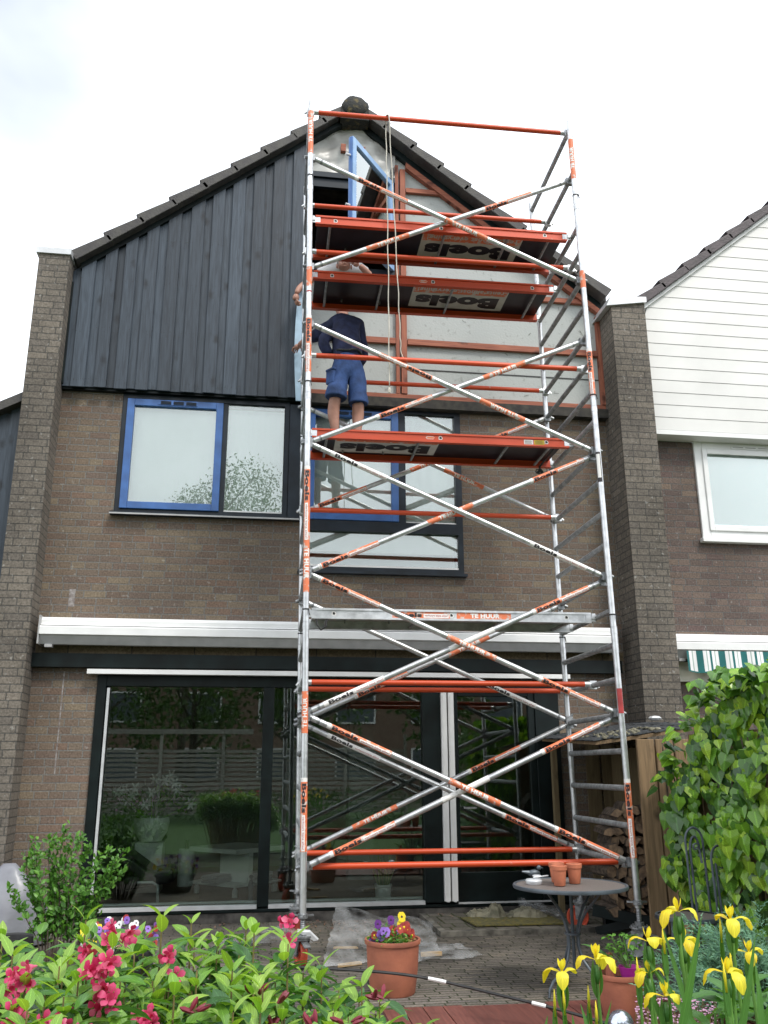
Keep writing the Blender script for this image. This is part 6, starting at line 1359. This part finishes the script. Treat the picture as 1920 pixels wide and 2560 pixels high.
# ------------------------------------------------------------------ inside the room
tt = thing('coffee_table', 'white square coffee table with a lower shelf, seen through the glass', 'table', (-.13, 10.5, .1)); R45 = .36
def dia(mb, cx, cy, r, z0, z1): mb.hexa([(cx, cy - r, z0), (cx + r, cy, z0), (cx, cy + r, z0), (cx - r, cy, z0), (cx, cy - r, z1), (cx + r, cy, z1), (cx, cy + r, z1), (cx - r, cy, z1)])
iw = mat('indoor_white', (.80, .80, .78), .4, var=.02)
b = MB(); dia(b, -.13, 10.55, .52, .53, .575); b.build('table_top', iw, tt); b = MB(); dia(b, -.13, 10.55, .50, .20, .225); b.build('shelf', iw, tt); b = MB(); b.obox((-.13, 10.35, .38), (1, 1, 0), (-1, 1, 0), (0, 0, 1), .03, .22, .15); b.build('panel', iw, tt)
for (x, y) in ((-.13, 10.12), (-.55, 10.55), (.29, 10.55)): b = MB(); b.lathe((x, y, .10), [(0, 0), (.03, 0), (.03, .06), (.012, .1), (0, .1)], 10); b.build('leg', M['zinc'], tt)
for (cx, cy, nn) in ((-.33, 10.33, 7), (.10, 10.33, 9)):
    b = MB()
    for k in range(nn): a = ru(-.3, .3) + .78; b.obox((cx + ru(-.01, .01), cy, .235 + k * .011), (cos(a), sin(a), 0), (-sin(a), cos(a), 0), (0, 0, 1), .13, .10, .0045)
    tag(b.build('magazine_pile', M['paper']), 'pile of magazines on the %s half of the coffee table shelf' % ('left' if cx < 0 else 'right'), 'magazines')
t = thing('lily_vase', 'big white bowl vase of white lilies inside the room at the left', 'vase', (-1.10, 10.8, .1)); b = MB(); b.lathe((-1.10, 10.8, .62), [(0, 0), (.12, 0), (.18, .10), (.20, .20), (.19, .25), (.18, .25), (.17, .2), (0, .1)], 28); b.build('bowl', iw, t, smooth=True)
b = MB(); b.box(-1.25, -.95, 10.65, 10.95, .101, .61); b.build('plinth', iw, t); b = MB(); lf = MB()
for k in range(15):
    c = V3((ru(-1.5, -.65), 10.8 + ru(-.2, .1), ru(.98, 1.32)))
    for j in range(6): a = j * pi / 3 + ru(-.2, .2); leaf(b, c, (cos(a), -.5, sin(a)), (0, -1, 0), .075, .026, curl=.8, seg=4)
    lf.tube([(-1.1, 10.8, .8), c], .004, 4)
for k in range(90): leaf(lf, (ru(-1.5, -.7), 10.8 + ru(-.2, .2), ru(.88, 1.2)), rdir(-.3, .8), rdir(), .12, .03, seg=3)
b.build('lily_flowers', M['p_white'], t); lf.build('foliage', M['small'], t)
t = thing('snake_plant', 'snake plant in a white pot on the floor behind the middle pane', 'house plant', (1.37, 9.62, .1)); b = MB(); b.lathe((1.37, 9.62, .101), [(0, 0), (.075, 0), (.083, .135), (.09, .14), (.09, .158), (.083, .158), (.08, .12), (0, .12)], 28); b.build('pot_body', iw, t, smooth=True)
b = MB()
for k in range(13): a = ru(0, 6.28); leaf(b, (1.37 + .03 * cos(a), 9.62 + .03 * sin(a), .22), (cos(a) * ru(.1, .55), sin(a) * .3, 1), (cos(a), sin(a) - .6, .3), ru(.28, .42), .035, curl=ru(0, .35), fold=.3, seg=7, shape=1)
b.build('leaves', M['snake'], t)
t = thing('leather_chair', 'black leather lounge chair with a bent chrome leg, dim behind the left pane', 'chair', (-1.15, 10.0, .1)); b = MB(); b.obox((-1.25, 10.15, .50), (.8, 0, -.55), (0, 1, 0), (.55, 0, .8), .30, .3, .07); b.obox((-1.0, 10.15, .32), (1, 0, .15), (0, 1, 0), (-.15, 0, 1), .25, .3, .07)
q = b.build('cushions', M['black'], t).modifiers.new('b', 'BEVEL'); q.width = .04; q.segments = 3; b = MB(); b.tube([(-1.1, 9.8, .30), (-.95, 9.8, .30), (-.90, 9.8, .27), (-.89, 9.8, .11)], .014, 8); b.build('leg', M['zinc'], t, smooth=True)
t = thing('floor_lamp', 'tall white cylinder lamp standing in the room behind the left pane', 'lamp', (-.72, 11.2, .1)); b = MB(); b.lathe((-.72, 11.2, .1), [(0, 0), (.09, 0), (.09, .4), (0, .4)], 20); b.build('lamp_shade', iw, t, smooth=True); b = MB(); b.lathe((-.72, 11.2, .5), [(.02, 0), (.02, .1), (0, .1)], 8); b.build('lamp_cap', M['black'], t)
b = thing('cat_figurine', 'small dark standing figurine on the floor by the left sliding door post', 'figurine', (.03, 9.33, .1)); c_ = MB(); c_.tube([(.03, 9.34, .18), (.03, 9.34, .22), (.03, 9.34, .30), (.03, 9.34, .36)], [.03, .02, .028, .014], 10); c_.blob((.03, 9.34, .385), (.02, .02, .022), 8); c_.build('figure_body', M['iron'], b, smooth=True)

# ------------------------------------------------------------------ behind the viewer (seen as reflections in the glass)
t = thing('slatted_fence', 'weathered horizontal slat garden fence at the back of the garden', 'fence', (0, -8.5, 0)); b = MB()
for i in range(14): b.box(-8, 4.5, -8.5, -8.48, .15 + i * .13, .15 + i * .13 + .085)
b.build('slats', M['fence_grey'], t); b = MB()
for i in range(8): b.box(-8 + i * 1.78, -7.91 + i * 1.78, -8.47, -8.38, 0, 2.35)
b.box(-8, 0, -8.4, -8.32, 2.36, 2.5); b.build('posts', M['fence_grey'], t)
def tree(x, y, h, r, label, n=2600, seed=1, ls=1.0):
    random.seed(seed); t = thing('tree', label, 'tree', (x, y, 0), 'trees at the far end of the garden'); b = MB(); b.tube([(x, y, 0), (x + .1, y, h * .4), (x, y, h * .75)], [.16, .12, .05], 8)
    for k in range(7): a = ru(0, 6.28); b.tube([(x, y, h * (.3 + .06 * k)), (x + r * .7 * cos(a), y + r * .7 * sin(a), h * (.5 + .06 * k))], [.06, .02], 6)
    b.build('trunk', M['bark'], t, smooth=True); b = MB(); lobes = [(x + ru(-.6, .6) * r, y + ru(-.6, .6) * r, h * ru(.38, .9), r * ru(.35, .6)) for _ in range(13)]
    for k in range(n):
        lx, ly, lz, lr = lobes[k % 13]; p = V3((lx, ly, lz)) + rdir() * lr * ru(.5, 1.05); leaf(b, p, rdir(), rdir(), ru(.14, .24) * ls, ru(.09, .14) * ls, seg=2)
    b.build('crown', M['tree'], t)
tree(-5.5, -10.5, 7.5, 2.6, 'broad tree behind the slatted fence, at its left end', seed=31); tree(-2.0, -11.5, 6.5, 2.3, 'round tree behind the middle of the slatted fence', seed=32); tree(1.5, -10.5, 6.0, 2.2, 'shorter tree behind the right half of the slatted fence', seed=33)
tree(5.5, -7.0, 6.5, 2.4, 'tree near the right corner of the garden fence', seed=34); tree(-8.5, -5, 6.5, 2.3, 'tree on the left side of the garden', seed=35); tree(-2.6, -15, 14.5, 3.3, 'tallest tree far beyond the slatted fence', 14000, seed=36, ls=.6)
random.seed(40)
sg = thing('hedge', 'dense green hedge along the right of the back garden', 'hedge', (6, -2, 0)); b = MB()
for k in range(3800): leaf(b, (ru(4.6, 5.6), ru(-7, 3.5), ru(0, 2.3)), rdir(), rdir(), .12, .08, seg=2)
b.build('foliage', M['tree'], sg)
fb = thing('flower_border', 'border of garden perennials in front of the slatted fence', 'border', (-1, -6.5, 0)); b = MB()
for k in range(2600): leaf(b, (ru(-7, 4.4), ru(-8.2, -5.6), ru(0, .8)), rdir(0, 1), rdir(), .14, .05, seg=2)
b.build('foliage', M['tree'], fb); b = MB()
for k in range(240): x = ru(-6, 2); leaf(b, (x, ru(-7, -5.6), ru(.3, .7)), rdir(), rdir(), .06, .06, seg=2, shape=3)
b.build('blossoms', M['p_heather'], fb)
oh = thing('opposite_house', 'plain brick terraced house across the gardens, facing this one', 'house', (2, -24, 0)); b = MB(); b.box(-8, 14, -24.3, -24, 0, 5.6); b.build('wall', M['opp_wall'], oh)
b = MB(); b.hexa([(-8.2, -23.8, 5.6), (14.2, -23.8, 5.6), (14.2, -28, 5.6), (-8.2, -28, 5.6), (-8.2, -27.5, 8.4), (14.2, -27.5, 8.4), (14.2, -28, 8.4), (-8.2, -28, 8.4)]); b.build('roof', M['tile'], oh)
for i in range(6):
    for z in (.9, 3.4):
        b = MB(); x = -7 + i * 3.6; frame_rect(b, x, x + 1.9, z, z + 1.4, -23.99, -23.92, .09); b.box(x + .09, x + 1.81, -23.985, -23.97, z + .09, z + 1.31, 1); b.build('window', [M['white'], M['iron']], oh)
